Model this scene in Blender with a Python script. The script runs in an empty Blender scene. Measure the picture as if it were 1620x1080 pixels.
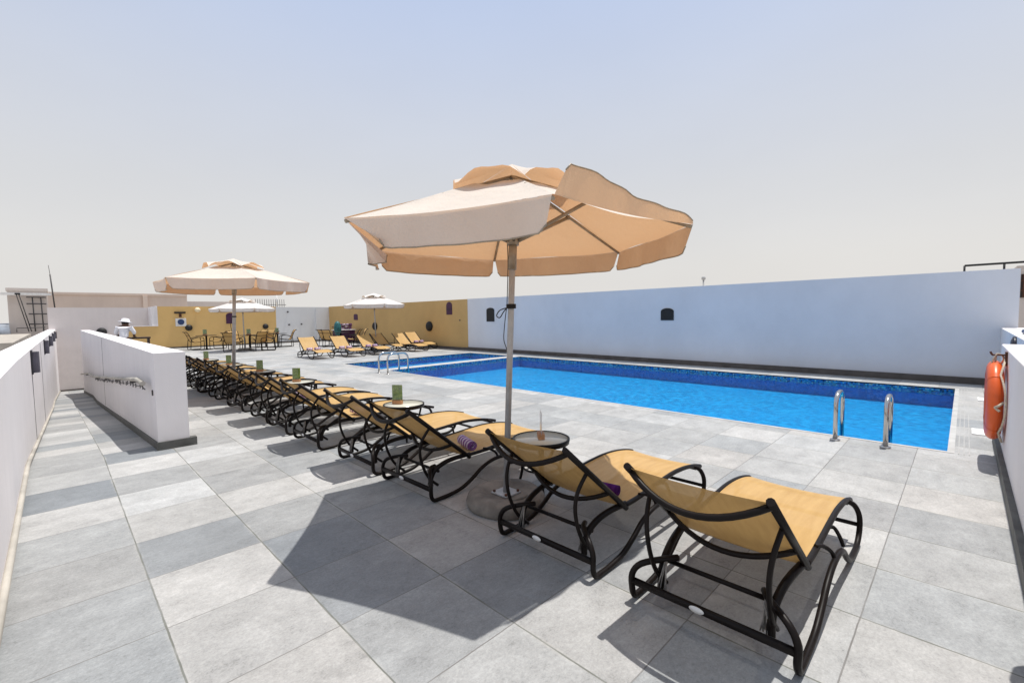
import bpy, bmesh, math, random
from mathutils import Vector, Matrix, Quaternion
random.seed(7)
R = math.radians
sc = bpy.context.scene
COL = sc.collection

# ------------------------------------------------------------------ materials
def new_mat(name):
    m = bpy.data.materials.new(name); m.use_nodes = True
    nt = m.node_tree; nt.nodes.clear()
    out = nt.nodes.new('ShaderNodeOutputMaterial')
    return m, nt, out
def N(nt, typ, **kw):
    n = nt.nodes.new(typ)
    for k, v in kw.items():
        if k.startswith('i_'):
            key = k[2:]
            n.inputs[int(key) if key.isdigit() else key.replace('_', ' ')].default_value = v
        else: setattr(n, k, v)
    return n
def L(nt, a, b): nt.links.new(a, b)
def math_n(nt, op, a, b=None, c=None):
    n = nt.nodes.new('ShaderNodeMath'); n.operation = op
    for i, v in enumerate((a, b, c)):
        if v is None: continue
        if isinstance(v, (int, float)): n.inputs[i].default_value = v
        else: L(nt, v, n.inputs[i])
    return n.outputs[0]
def mixc(nt, fac, a, b, mode='MIX'):
    n = nt.nodes.new('ShaderNodeMix'); n.data_type = 'RGBA'; n.blend_type = mode
    for sock, v in ((n.inputs[0], fac), (n.inputs[6], a), (n.inputs[7], b)):
        if isinstance(v, (int, float)): sock.default_value = v
        elif isinstance(v, tuple): sock.default_value = (v[0], v[1], v[2], 1)
        else: L(nt, v, sock)
    return n.outputs[2]
def ramp(nt, fac, stops):
    n = nt.nodes.new('ShaderNodeValToRGB')
    while len(n.color_ramp.elements) < len(stops): n.color_ramp.elements.new(.5)
    for e, (p, c) in zip(n.color_ramp.elements, stops):
        e.position = p; e.color = (c, c, c, 1) if isinstance(c, (int, float)) else (*c, 1)
    L(nt, fac, n.inputs[0]); return n.outputs[0]
def noise(nt, vec, scale, detail=4, rough=.55):
    n = N(nt, 'ShaderNodeTexNoise'); n.inputs['Scale'].default_value = scale
    n.inputs['Detail'].default_value = detail; n.inputs['Roughness'].default_value = rough
    if vec is not None: L(nt, vec, n.inputs['Vector'])
    return n.outputs['Fac']
def objco(nt): return nt.nodes.new('ShaderNodeTexCoord').outputs['Object']
def scaled(nt, vec, s):
    n = N(nt, 'ShaderNodeVectorMath', operation='MULTIPLY'); L(nt, vec, n.inputs[0]); n.inputs[1].default_value = s
    return n.outputs[0]
def bump(nt, h, strength, dist=.01):
    b = nt.nodes.new('ShaderNodeBump'); b.inputs['Strength'].default_value = strength; b.inputs['Distance'].default_value = dist
    L(nt, h, b.inputs['Height']); return b.outputs['Normal']
def principled(nt, out, color, rough=.6, metal=0., spec=.4, normal=None):
    p = nt.nodes.new('ShaderNodeBsdfPrincipled')
    if isinstance(color, tuple): p.inputs['Base Color'].default_value = (*color, 1)
    else: L(nt, color, p.inputs['Base Color'])
    if isinstance(rough, (int, float)): p.inputs['Roughness'].default_value = rough
    else: L(nt, rough, p.inputs['Roughness'])
    p.inputs['Metallic'].default_value = metal; p.inputs['Specular IOR Level'].default_value = spec
    if normal is not None: L(nt, normal, p.inputs['Normal'])
    L(nt, p.outputs[0], out.inputs[0]); return p
def plain(name, color, rough=.55, metal=0., var=.12, scale=9, spec=.4, bmp=0.):
    """painted / plastic / metal surface with a little wear so nothing is perfectly uniform"""
    m, nt, out = new_mat(name); co = objco(nt)
    f = noise(nt, co, scale, 5)
    dark = tuple(c * (1 - var) for c in color); lite = tuple(min(1, c * (1 + var)) for c in color)
    c = mixc(nt, ramp(nt, f, [(.3, 0.), (.7, 1.)]), dark, lite)
    nr = bump(nt, noise(nt, co, scale * 14, 3), bmp, .004) if bmp else None
    rr = math_n(nt, 'ADD', math_n(nt, 'MULTIPLY', f, .2), rough - .1)
    principled(nt, out, c, rr, metal, spec, nr); return m

def deck_mat():
    m, nt, out = new_mat('grey_stone_tiles'); co = objco(nt)
    sep = N(nt, 'ShaderNodeSeparateXYZ'); L(nt, co, sep.inputs[0])
    T = .6
    wob = math_n(nt, 'MULTIPLY', math_n(nt, 'SUBTRACT', noise(nt, co, 7, 3), .5), .006)
    u = math_n(nt, 'DIVIDE', math_n(nt, 'ADD', math_n(nt, 'SUBTRACT', sep.outputs[0], .313 - 60), wob), T)
    v = math_n(nt, 'DIVIDE', math_n(nt, 'ADD', math_n(nt, 'SUBTRACT', sep.outputs[1], 2.72 - 60), wob), T)
    iu = math_n(nt, 'FLOOR', u); iv = math_n(nt, 'FLOOR', v)
    fu = math_n(nt, 'FRACT', u); fv = math_n(nt, 'FRACT', v)
    cid = N(nt, 'ShaderNodeCombineXYZ'); L(nt, iu, cid.inputs[0]); L(nt, iv, cid.inputs[1])
    wn = N(nt, 'ShaderNodeTexWhiteNoise', noise_dimensions='3D'); L(nt, cid.outputs[0], wn.inputs['Vector'])
    rs = N(nt, 'ShaderNodeSeparateColor'); L(nt, wn.outputs['Color'], rs.inputs[0])
    # more contrast between slabs near the left parapet, calmer over the open deck
    calm = N(nt, 'ShaderNodeMapRange'); L(nt, sep.outputs[0], calm.inputs[0])
    calm.inputs[1].default_value = .9; calm.inputs[2].default_value = 2.6; calm.inputs[3].default_value = 1.; calm.inputs[4].default_value = .55
    tone = ramp(nt, rs.outputs[0], [(0., (.20, .213, .225)), (.25, (.262, .27, .273)), (.5, (.335, .333, .325)), (.75, (.385, .38, .37)), (1., (.44, .435, .425))])
    avg = (.395, .39, .38)
    tone = mixc(nt, calm.outputs[0], avg, tone)
    warm = ramp(nt, rs.outputs[1], [(0., (.978, 1., 1.018)), (.5, (1., 1., 1.)), (.9, (1., .998, .992)), (1., (1.018, .994, .975))])
    tone = mixc(nt, 1., tone, warm, 'MULTIPLY')
    # each slab gets its own offset of cloudy stone veining
    off = N(nt, 'ShaderNodeVectorMath', operation='MULTIPLY'); L(nt, wn.outputs['Color'], off.inputs[0]); off.inputs[1].default_value = (31, 17, 9)
    pv = N(nt, 'ShaderNodeVectorMath', operation='ADD'); L(nt, co, pv.inputs[0]); L(nt, off.outputs[0], pv.inputs[1])
    streak = scaled(nt, pv.outputs[0], (1., 1.45, 1.))
    n1 = noise(nt, streak, 4.5, 8, .68); n2 = noise(nt, streak, 38, 6, .78); n3 = noise(nt, pv.outputs[0], 110, 4, .8)
    f = math_n(nt, 'ADD', math_n(nt, 'MULTIPLY', n1, .42), math_n(nt, 'ADD', math_n(nt, 'MULTIPLY', n2, .42), math_n(nt, 'MULTIPLY', n3, .4)))
    shade = ramp(nt, f, [(.46, .60), (.56, .90), (.63, 1.01), (.75, 1.26)])
    c = mixc(nt, 1., tone, shade, 'MULTIPLY')
    # pale scuffs and dull stains
    st = ramp(nt, noise(nt, co, .9, 6, .65), [(.36, .88), (.52, 1.), (.68, 1.06)])
    c = mixc(nt, 1., c, st, 'MULTIPLY')
    drip = ramp(nt, noise(nt, co, 1.7, 8, .72), [(.60, 1.), (.635, .87), (.72, .93)])
    c = mixc(nt, 1., c, drip, 'MULTIPLY')
    grit = ramp(nt, noise(nt, co, 60, 2, .5), [(.70, 1.), (.76, .72)])
    c = mixc(nt, 1., c, grit, 'MULTIPLY')
    # joints: broader, dirty ones along the deck, hairline ones across it
    du = math_n(nt, 'MINIMUM', fu, math_n(nt, 'SUBTRACT', 1., fu)); dv = math_n(nt, 'MINIMUM', fv, math_n(nt, 'SUBTRACT', 1., fv))
    jn = noise(nt, co, 3.1, 4)
    wu = math_n(nt, 'ADD', math_n(nt, 'MULTIPLY', jn, .014), .0015)
    ju = ramp(nt, math_n(nt, 'DIVIDE', du, wu), [(.5, 1.), (1., 0.)])
    jv = ramp(nt, math_n(nt, 'DIVIDE', dv, .0065), [(.5, 1.), (1., 0.)])
    halo = ramp(nt, math_n(nt, 'DIVIDE', du, .034), [(.2, .45), (1., 0.)])
    c = mixc(nt, math_n(nt, 'MULTIPLY', halo, ramp(nt, noise(nt, co, 5, 4), [(.42, 0.), (.7, 1.)])), c, (.5, .48, .44))
    c = mixc(nt, math_n(nt, 'MULTIPLY', ju, ramp(nt, noise(nt, co, 4.3, 3), [(.32, .5), (.55, 1.)])), c, (.15, .155, .135))
    c = mixc(nt, math_n(nt, 'MULTIPLY', jv, ramp(nt, noise(nt, co, 2.7, 3), [(.32, .5), (.6, .95)])), c, (.165, .158, .15))
    h = math_n(nt, 'SUBTRACT', math_n(nt, 'ADD', math_n(nt, 'MULTIPLY', n2, .35), math_n(nt, 'MULTIPLY', n3, .3)), math_n(nt, 'MULTIPLY', math_n(nt, 'MAXIMUM', ju, jv), 1.2))
    principled(nt, out, c, math_n(nt, 'ADD', math_n(nt, 'MULTIPLY', n1, .25), .5), 0, .3, bump(nt, h, .5, .003))
    return m

def wall_mat(name, color, stain=.12, streaks=True):
    m, nt, out = new_mat(name); co = objco(nt)
    big = ramp(nt, noise(nt, co, .55, 5, .6), [(.3, 1 - stain), (.65, 1.03)])
    c = mixc(nt, 1., (color[0], color[1], color[2]), big, 'MULTIPLY')
    if not streaks:
        s = scaled(nt, co, (1., 1., .8)); sf = ramp(nt, noise(nt, s, 2., 7, .72), [(.35, 1 - stain * .7), (.6, 1.)])
        c = mixc(nt, 1., c, sf, 'MULTIPLY')
        sep = N(nt, 'ShaderNodeSeparateXYZ'); L(nt, co, sep.inputs[0])
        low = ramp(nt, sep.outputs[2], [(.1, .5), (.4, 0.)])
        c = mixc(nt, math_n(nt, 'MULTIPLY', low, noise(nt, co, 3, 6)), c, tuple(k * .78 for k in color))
    if streaks:
        s = scaled(nt, co, (3., 3., .22)); sf = ramp(nt, noise(nt, s, 1.6, 5, .65), [(.36, 1 - stain * 1.3), (.55, 1.)])
        c = mixc(nt, .3, c, mixc(nt, 1., c, sf, 'MULTIPLY'))
        sep = N(nt, 'ShaderNodeSeparateXYZ'); L(nt, co, sep.inputs[0])
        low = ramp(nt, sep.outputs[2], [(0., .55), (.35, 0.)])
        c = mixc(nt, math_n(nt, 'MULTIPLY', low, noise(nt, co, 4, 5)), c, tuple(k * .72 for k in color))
    h = math_n(nt, 'ADD', math_n(nt, 'MULTIPLY', noise(nt, co, 90, 4), .6), math_n(nt, 'MULTIPLY', noise(nt, co, 6, 3), .5))
    principled(nt, out, c, .82, 0, .2, bump(nt, h, .35, .006)); return m

def sling_mat():
    m, nt, out = new_mat('golden_mesh_sling'); co = objco(nt)
    w1 = N(nt, 'ShaderNodeTexWave', bands_direction='X'); w1.inputs['Scale'].default_value = 95; w1.inputs['Distortion'].default_value = .6
    w2 = N(nt, 'ShaderNodeTexWave', bands_direction='Y'); w2.inputs['Scale'].default_value = 95; w2.inputs['Distortion'].default_value = .6
    L(nt, co, w1.inputs[0]); L(nt, co, w2.inputs[0])
    weave = math_n(nt, 'MULTIPLY', w1.outputs['Fac'], w2.outputs['Fac'])
    c = mixc(nt, ramp(nt, noise(nt, scaled(nt, co, (1, 6, 1)), 4, 5), [(.3, 0.), (.7, 1.)]), (.47, .285, .098), (.57, .365, .14))
    c = mixc(nt, math_n(nt, 'MULTIPLY', weave, .22), c, (.36, .2, .06))
    d = nt.nodes.new('ShaderNodeBsdfPrincipled'); L(nt, c, d.inputs['Base Color']); d.inputs['Roughness'].default_value = .62; d.inputs['Specular IOR Level'].default_value = .3
    nr = bump(nt, weave, .4, .002); L(nt, nr, d.inputs['Normal'])
    t = nt.nodes.new('ShaderNodeBsdfTranslucent'); t.inputs[0].default_value = (.55, .30, .085, 1)
    mx = nt.nodes.new('ShaderNodeMixShader'); mx.inputs[0].default_value = .04
    L(nt, d.outputs[0], mx.inputs[1]); L(nt, t.outputs[0], mx.inputs[2])
    tp = nt.nodes.new('ShaderNodeBsdfTransparent'); m2 = nt.nodes.new('ShaderNodeMixShader'); m2.inputs[0].default_value = .055   # open weave
    L(nt, mx.outputs[0], m2.inputs[1]); L(nt, tp.outputs[0], m2.inputs[2]); L(nt, m2.outputs[0], out.inputs[0]); return m

def canvas_mat(name, base, through, fac, inner=None):
    m, nt, out = new_mat(name); co = objco(nt)
    f = noise(nt, co, 2.2, 6, .6)
    c = mixc(nt, ramp(nt, f, [(.3, 0.), (.7, 1.)]), tuple(k * .93 for k in base), tuple(min(1, k * 1.04) for k in base))
    if inner:
        ge = nt.nodes.new('ShaderNodeNewGeometry'); c = mixc(nt, ge.outputs['Backfacing'], c, inner)   # tan back side: shade and light through the cloth put into colour
    n2 = math_n(nt, 'ADD', math_n(nt, 'MULTIPLY', noise(nt, scaled(nt, co, (1, 1, .5)), 7, 4), 1.), math_n(nt, 'MULTIPLY', noise(nt, co, 160, 2), .12))
    nr = bump(nt, n2, .55, .035)
    d = nt.nodes.new('ShaderNodeBsdfDiffuse'); L(nt, c, d.inputs[0]); L(nt, nr, d.inputs['Normal'])
    t = nt.nodes.new('ShaderNodeBsdfTranslucent'); t.inputs[0].default_value = (*through, 1); L(nt, nr, t.inputs['Normal'])
    mx = nt.nodes.new('ShaderNodeMixShader'); mx.inputs[0].default_value = fac
    L(nt, d.outputs[0], mx.inputs[1]); L(nt, t.outputs[0], mx.inputs[2]); L(nt, mx.outputs[0], out.inputs[0]); return m

def water_mat():
    m, nt, out = new_mat('pool_water'); co = objco(nt)
    n1 = noise(nt, co, 1.6, 3, .5); n2 = noise(nt, co, 6.5, 4, .6); n3 = noise(nt, co, 19, 3, .6)
    h = math_n(nt, 'ADD', math_n(nt, 'MULTIPLY', n1, 1.), math_n(nt, 'ADD', math_n(nt, 'MULTIPLY', n2, .5), math_n(nt, 'MULTIPLY', n3, .2)))
    nr = bump(nt, h, .8, .04)
    g = N(nt, 'ShaderNodeBsdfGlossy'); g.inputs['Roughness'].default_value = .04; L(nt, nr, g.inputs['Normal'])
    g.inputs[0].default_value = (.8, .9, 1, 1)
    t = N(nt, 'ShaderNodeBsdfTransparent'); t.inputs[0].default_value = (.5, .97, 1, 1)
    fr = N(nt, 'ShaderNodeFresnel'); fr.inputs['IOR'].default_value = 1.17; L(nt, nr, fr.inputs['Normal'])
    mx = N(nt, 'ShaderNodeMixShader'); L(nt, math_n(nt, 'MULTIPLY', fr.outputs[0], .5), mx.inputs[0])
    L(nt, t.outputs[0], mx.inputs[1]); L(nt, g.outputs[0], mx.inputs[2]); L(nt, mx.outputs[0], out.inputs[0]); return m

def mosaic_mat(name, cols, tile=.025, tint=None):
    m, nt, out = new_mat(name); co = objco(nt)
    sn = N(nt, 'ShaderNodeVectorMath', operation='FLOOR'); L(nt, scaled(nt, co, (1 / tile, 1 / tile, 1 / tile)), sn.inputs[0])
    ad = N(nt, 'ShaderNodeVectorMath', operation='ADD'); L(nt, sn.outputs[0], ad.inputs[0]); ad.inputs[1].default_value = (.5, .5, .5)
    wn = N(nt, 'ShaderNodeTexWhiteNoise', noise_dimensions='3D'); L(nt, ad.outputs[0], wn.inputs['Vector'])
    n = len(cols)
    c = ramp(nt, wn.outputs['Value'], [(i / max(1, n - 1), k) for i, k in enumerate(cols)])
    principled(nt, out, c, .25, 0, .5); return m

def floor_blue_mat(name, a, b, c3):
    m, nt, out = new_mat(name); co = objco(nt)
    n1 = noise(nt, scaled(nt, co, (1, 1.3, 1)), 9, 6, .8); n2 = noise(nt, co, .6, 4)
    w = N(nt, 'ShaderNodeTexVoronoi'); w.inputs['Scale'].default_value = 9; L(nt, co, w.inputs['Vector'])
    f = math_n(nt, 'ADD', math_n(nt, 'MULTIPLY', n1, .6), math_n(nt, 'MULTIPLY', w.outputs['Distance'], .5))
    c = mixc(nt, ramp(nt, f, [(.35, 0.), (.75, 1.)]), a, b)  # light and dark ripple flecks of the water put into the floor colour
    c = mixc(nt, ramp(nt, n2, [(.4, 0.), (.7, .5)]), c, c3)
    principled(nt, out, c, .4, 0, .3); return m

def steel_mat():
    m, nt, out = new_mat('polished_steel'); co = objco(nt)
    f = noise(nt, scaled(nt, co, (40, 40, 3)), 4, 3)
    principled(nt, out, (.55, .53, .51), math_n(nt, 'ADD', math_n(nt, 'MULTIPLY', f, .14), .1), 1., .5); return m

def glass_top_mat():
    m, nt, out = new_mat('frosted_glass_top'); co = objco(nt)
    p = principled(nt, out, mixc(nt, noise(nt, co, 5, 4), (.54, .52, .42), (.60, .58, .48)), .22, 0, .5)
    p.inputs['Coat Weight'].default_value = .2; p.inputs['Coat Roughness'].default_value = .05; return m

def towel_mat(name, a, b):
    m, nt, out = new_mat(name); co = objco(nt)
    w = N(nt, 'ShaderNodeTexWave', bands_direction='Y'); w.inputs['Scale'].default_value = 5.5; w.inputs['Distortion'].default_value = 2.5; w.inputs['Detail Scale'].default_value = 2
    L(nt, co, w.inputs[0])
    c = mixc(nt, ramp(nt, w.outputs['Fac'], [(.42, 0.), (.58, 1.)]), a, b)
    principled(nt, out, c, .95, 0, .1, bump(nt, noise(nt, co, 220, 3), .8, .006)); return m

def card_mat():
    m, nt, out = new_mat('green_menu_card'); co = objco(nt)
    f = noise(nt, co, 24, 4)
    c = ramp(nt, f, [(.3, (.07, .14, .018)), (.5, (.15, .27, .025)), (.65, (.27, .40, .05)), (.75, (.12, .19, .06))])
    p = principled(nt, out, c, .25, 0, .5); return m

M = {}
M['deck'] = deck_mat()
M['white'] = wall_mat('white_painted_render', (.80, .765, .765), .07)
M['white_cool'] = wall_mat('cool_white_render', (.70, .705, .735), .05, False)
M['pale_wall'] = wall_mat('pale_grey_render', (.74, .745, .75), .06)
M['end_wall'] = wall_mat('off_white_render', (.72, .665, .65), .07)
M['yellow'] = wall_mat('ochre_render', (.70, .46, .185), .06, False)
M['yellow_shade'] = wall_mat('shaded_ochre_render', (.58, .385, .165), .07, False)  # darker copy of the ochre, with the shade on this wall put in
M['beige'] = wall_mat('beige_render', (.66, .54, .46), .08)
M['beige_pale'] = wall_mat('pale_beige_render', (.62, .55, .5), .08)
M['stone_dark'] = plain('dark_stone_skirting', (.10, .10, .093), .6, 0, .35, 6, .3, .5)
M['stone_dark2'] = plain('brown_grey_skirting', (.10, .088, .08), .6, 0, .25, 4, .3, .3)
M['coping'] = plain('pale_coping_stone', (.45, .445, .43), .6, 0, .15, 5, .3, .3)
M['slot'] = plain('pale_drain_slot', (.40, .395, .385), .7)
M['pipe'] = plain('beige_conduit', (.44, .41, .36), .6, 0, .25, 2.5, .3, .2)
M['frame'] = plain('dark_bronze_frame', (.0085, .0058, .005), .42, 0, .4, 12, .16)
M['sling'] = sling_mat()
M['canvas'] = canvas_mat('cream_canvas', (.725, .675, .615), (.92, .54, .28), .25, (.64, .465, .325))
M['canvas_white'] = canvas_mat('white_canvas', (.76, .725, .70), (.8, .66, .52), .18, (.6, .5, .42))
M['alu'] = plain('weathered_aluminium', (.40, .405, .41), .45, .3, .15, 14)
M['alu_beam'] = plain('aged_umbrella_arm', (.34, .28, .21), .5, .3, .25, 14)
M['concrete'] = plain('umbrella_base_plastic', (.185, .168, .148), .75, 0, .42, 7, .25, .6)
M['water'] = water_mat()
M['pool_floor'] = floor_blue_mat('blue_pool_floor', (.002, .12, .35), (.025, .33, .66), (.012, .25, .58))
M['pool_wall'] = mosaic_mat('blue_pool_wall', [(.003, .11, .40), (.004, .145, .5), (.006, .18, .58)], .05)
M['mosaic'] = mosaic_mat('mosaic_waterline_band', [(.01, .03, .07), (.006, .16, .5), (.05, .3, .36), (.01, .1, .4), (.22, .55, .58), (.01, .2, .6), (.02, .04, .08), (.4, .5, .45)], .03)
M['steel'] = steel_mat()
M['glass_top'] = glass_top_mat()
M['towel'] = towel_mat('lilac_white_towel', (.62, .55, .66), (.23, .09, .30))
M['towel_purple'] = towel_mat('purple_towel', (.10, .02, .14), (.07, .012, .11))
M['towel_white'] = towel_mat('white_towel', (.72, .66, .7), (.3, .15, .35))
M['card'] = card_mat()
M['card_edge'] = plain('clear_card_edge', (.5, .5, .52), .2, 0, .1)
M['wood'] = plain('light_wood_block', (.42, .21, .10), .6, 0, .25, 30)
M['wood_dark'] = plain('brown_wood_block', (.26, .10, .045), .55, 0, .3, 30)
M['black'] = plain('matt_black', (.012, .012, .013), .6, 0, .3, 6)
M['lamp'] = plain('dark_lamp_housing', (.02, .02, .03), .35, 0, .3, 5)
M['lamp_glass'] = plain('smoky_lamp_face', (.07, .065, .085), .2, 0, .3, 5, .6)
M['link'] = plain('worn_grey_link', (.28, .26, .24), .6, .2, .3, 40)
M['purple'] = plain('purple_panel', (.055, .012, .05), .5, 0, .25, 6)
M['buoy'] = plain('orange_lifebuoy', (.74, .115, .018), .38, 0, .1, 5, .5)
M['buoy_band'] = plain('white_band', (.7, .68, .64), .6)
M['rope'] = plain('cream_rope', (.55, .48, .38), .9, 0, .25, 60, .2, .5)
M['rust'] = plain('rusted_iron', (.09, .035, .02), .8, 0, .4, 20)
M['iron'] = plain('grey_iron', (.09, .085, .085), .6, .3, .3, 15)
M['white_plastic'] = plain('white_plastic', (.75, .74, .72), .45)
M['white_cloth'] = plain('white_cotton', (.76, .76, .8), .9, 0, .06, 12, .1, .4)
M['skin'] = plain('brown_skin', (.12, .06, .035), .6, 0, .1)
M['trousers'] = plain('dark_trousers', (.05, .05, .06), .9, 0, .2)
M['hair'] = plain('black_hair', (.012, .01, .01), .8)
M['teal'] = plain('teal_glaze', (.02, .12, .13), .5, 0, .6, 9)
M['cream_globe'] = plain('cream_globe', (.8, .68, .45), .4)
M['blue_mark'] = plain('navy_print', (.03, .06, .16), .6)
M['blue_pvc'] = plain('dark_blue_vinyl', (.01, .04, .12), .4)
M['tank'] = plain('silver_tank_metal', (.42, .46, .52), .4, .4, .2, 3)
M['grille'] = plain('dark_timber_grille', (.045, .028, .02), .7)
M['roof'] = plain('dusty_roof_screed', (.42, .38, .33), .9, 0, .25, 2, .2, .5)
M['haze_ground'] = plain('hazy_city_ground', (.45, .42, .38), 1., 0, .2, .02, .05)  # distance haze is put into this pale ground colour
M['green_leaf'] = plain('leaf_green', (.06, .10, .025), .7, 0, .4, 20)

# ------------------------------------------------------------------ mesh helpers
class MB:
    def __init__(s): s.v = []; s.f = []; s.sm = []; s.mi = []; s.cur = 0
    def face(s, idx, smooth=False): s.f.append(idx); s.sm.append(smooth); s.mi.append(s.cur)
    def box(s, x0, x1, y0, y1, z0, z1):
        b = len(s.v)
        s.v += [(x, y, z) for z in (z0, z1) for y in (y0, y1) for x in (x0, x1)]
        for q in ((0, 2, 3, 1), (4, 5, 7, 6), (0, 1, 5, 4), (2, 6, 7, 3), (0, 4, 6, 2), (1, 3, 7, 5)): s.face([b + i for i in q])
        return s
    def obox(s, c, ax, ay, az):
        """box from centre and three half-axis vectors"""
        c, ax, ay, az = map(Vector, (c, ax, ay, az)); b = len(s.v)
        s.v += [tuple(c + ax * i + ay * j + az * k) for k in (-1, 1) for j in (-1, 1) for i in (-1, 1)]
        for q in ((0, 2, 3, 1), (4, 5, 7, 6), (0, 1, 5, 4), (2, 6, 7, 3), (0, 4, 6, 2), (1, 3, 7, 5)): s.face([b + i for i in q])
        return s
    def quad(s, a, b, c, d, smooth=False):
        n = len(s.v); s.v += [tuple(a), tuple(b), tuple(c), tuple(d)]; s.face([n, n + 1, n + 2, n + 3], smooth); return s
    def tube(s, pts, r, n=8, closed=False, cap=True, flat=1.):
        P = [Vector(p) for p in pts]; m = len(P); rad = r if isinstance(r, (list, tuple)) else [r] * m
        T = []
        for i in range(m):
            a = P[(i - 1) % m] if (closed or i > 0) else P[i]; b = P[(i + 1) % m] if (closed or i < m - 1) else P[i]
            d = (b - a); T.append(d.normalized() if d.length > 1e-9 else Vector((0, 0, 1)))
        up = Vector((0, 0, 1)) if abs(T[0].z) < .9 else Vector((0, 1, 0))
        u = (up - T[0] * up.dot(T[0])).normalized(); b0 = len(s.v)
        for i in range(m):
            if i:
                q = T[i - 1].rotation_difference(T[i]); u = (q @ u); u = (u - T[i] * u.dot(T[i])).normalized()
            w = T[i].cross(u)
            for k in range(n):
                a = 2 * math.pi * k / n
                s.v.append(tuple(P[i] + u * math.cos(a) * rad[i] * flat + w * math.sin(a) * rad[i]))
        for i in range(m if closed else m - 1):
            j = (i + 1) % m
            for k in range(n):
                k2 = (k + 1) % n
                s.face([b0 + i * n + k, b0 + i * n + k2, b0 + j * n + k2, b0 + j * n + k], True)
        if cap and not closed:
            s.face([b0 + k for k in range(n)][::-1]); s.face([b0 + (m - 1) * n + k for k in range(n)])
        return s
    def lathe(s, prof, c=(0, 0, 0), n=24, axis='z', cap=True):
        b = len(s.v); c = Vector(c)
        for r, z in prof:
            for k in range(n):
                a = 2 * math.pi * k / n; x, y = r * math.cos(a), r * math.sin(a)
                p = {'z': (x, y, z), 'x': (z, x, y), 'y': (y, z, x)}[axis]
                s.v.append(tuple(c + Vector(p)))
        for i in range(len(prof) - 1):
            for k in range(n):
                k2 = (k + 1) % n; s.face([b + i * n + k, b + i * n + k2, b + (i + 1) * n + k2, b + (i + 1) * n + k], True)
        if cap:
            s.face([b + k for k in range(n)][::-1]); s.face([b + (len(prof) - 1) * n + k for k in range(n)])
        return s
    def grid(s, fn, nu, nv, smooth=True):
        b = len(s.v)
        for i in range(nu + 1):
            for j in range(nv + 1): s.v.append(tuple(fn(i / nu, j / nv)))
        for i in range(nu):
            for j in range(nv):
                a = b + i * (nv + 1) + j; s.face([a, a + nv + 1, a + nv + 2, a + 1], smooth)
        return s
    def prism(s, poly, z0, z1):
        b = len(s.v); n = len(poly)
        s.v += [(x, y, z0) for x, y in poly] + [(x, y, z1) for x, y in poly]
        s.face(list(range(b, b + n))[::-1]); s.face(list(range(b + n, b + 2 * n)))
        for i in range(n):
            j = (i + 1) % n; s.face([b + i, b + j, b + n + j, b + n + i])
        return s
    def torus(s, c, R0, r, axis='y', n=40, m=16, flat=1.):
        b = len(s.v); c = Vector(c)
        for i in range(n):
            a = 2 * math.pi * i / n
            for k in range(m):
                t = 2 * math.pi * k / m; rr = R0 + r * math.cos(t); h = r * math.sin(t) * flat
                p = {'y': (rr * math.cos(a), h, rr * math.sin(a)), 'z': (rr * math.cos(a), rr * math.sin(a), h), 'x': (h, rr * math.cos(a), rr * math.sin(a))}[axis]
                s.v.append(tuple(c + Vector(p)))
        for i in range(n):
            for k in range(m):
                i2 = (i + 1) % n; k2 = (k + 1) % m; s.face([b + i * m + k, b + i2 * m + k, b + i2 * m + k2, b + i * m + k2], True)
        return s
    def build(s, name, mats, parent=None, bevel=0., xf=None, solid=0., keep=False):
        me = bpy.data.meshes.new(name); me.from_pydata(s.v, [], s.f)
        for p, q, k in zip(me.polygons, s.sm, s.mi): p.use_smooth = q; p.material_index = k
        for mm in (mats if isinstance(mats, (list, tuple)) else [mats]): me.materials.append(mm)
        bm = bmesh.new(); bm.from_mesh(me); None if keep else bmesh.ops.recalc_face_normals(bm, faces=bm.faces)
        if xf is not None: bm.transform(xf)
        bm.to_mesh(me); bm.free()
        o = bpy.data.objects.new(name, me); COL.objects.link(o)
        if parent: o.parent = parent
        if solid:
            d = o.modifiers.new('thickness', 'SOLIDIFY'); d.thickness = solid; d.offset = 0
        if bevel:
            d = o.modifiers.new('bevel', 'BEVEL'); d.width = bevel; d.segments = 2; d.limit_method = 'ANGLE'; d.angle_limit = R(40)
        return o
def tag(o, label=None, cat=None, group=None, kind=None):
    if label: o['label'] = label
    if cat: o['category'] = cat
    if group: o['group'] = group
    if kind: o['kind'] = kind
    return o
def empty(name, label, cat, loc=(0, 0, 0), rz=0., group=None):
    o = bpy.data.objects.new(name, None); COL.objects.link(o); o.location = loc; o.rotation_euler = (0, 0, rz)
    o.empty_display_size = .1
    return tag(o, label, cat, group)
def copy_tree(o, parent=None):
    c = o.copy(); COL.objects.link(c)
    if parent: c.parent = parent
    for ch in list(o.children): copy_tree(ch, c)
    return c
def smooth_path(pts, k=6, closed=False):
    P = [Vector(p) for p in pts]; out = []; n = len(P)
    rng = range(n) if closed else range(n - 1)
    for i in rng:
        p0 = P[i - 1] if (i > 0 or closed) else P[0]; p1 = P[i]; p2 = P[(i + 1) % n]; p3 = P[(i + 2) % n] if (closed or i + 2 < n) else P[-1]
        for t in range(k):
            u = t / k
            out.append(.5 * ((2 * p1) + (p2 - p0) * u + (2 * p0 - 5 * p1 + 4 * p2 - p3) * u * u + (3 * p1 - p0 - 3 * p2 + p3) * u ** 3))
    if not closed: out.append(P[-1])
    return out
def lerp(a, b, t): return a + (b - a) * t

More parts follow.
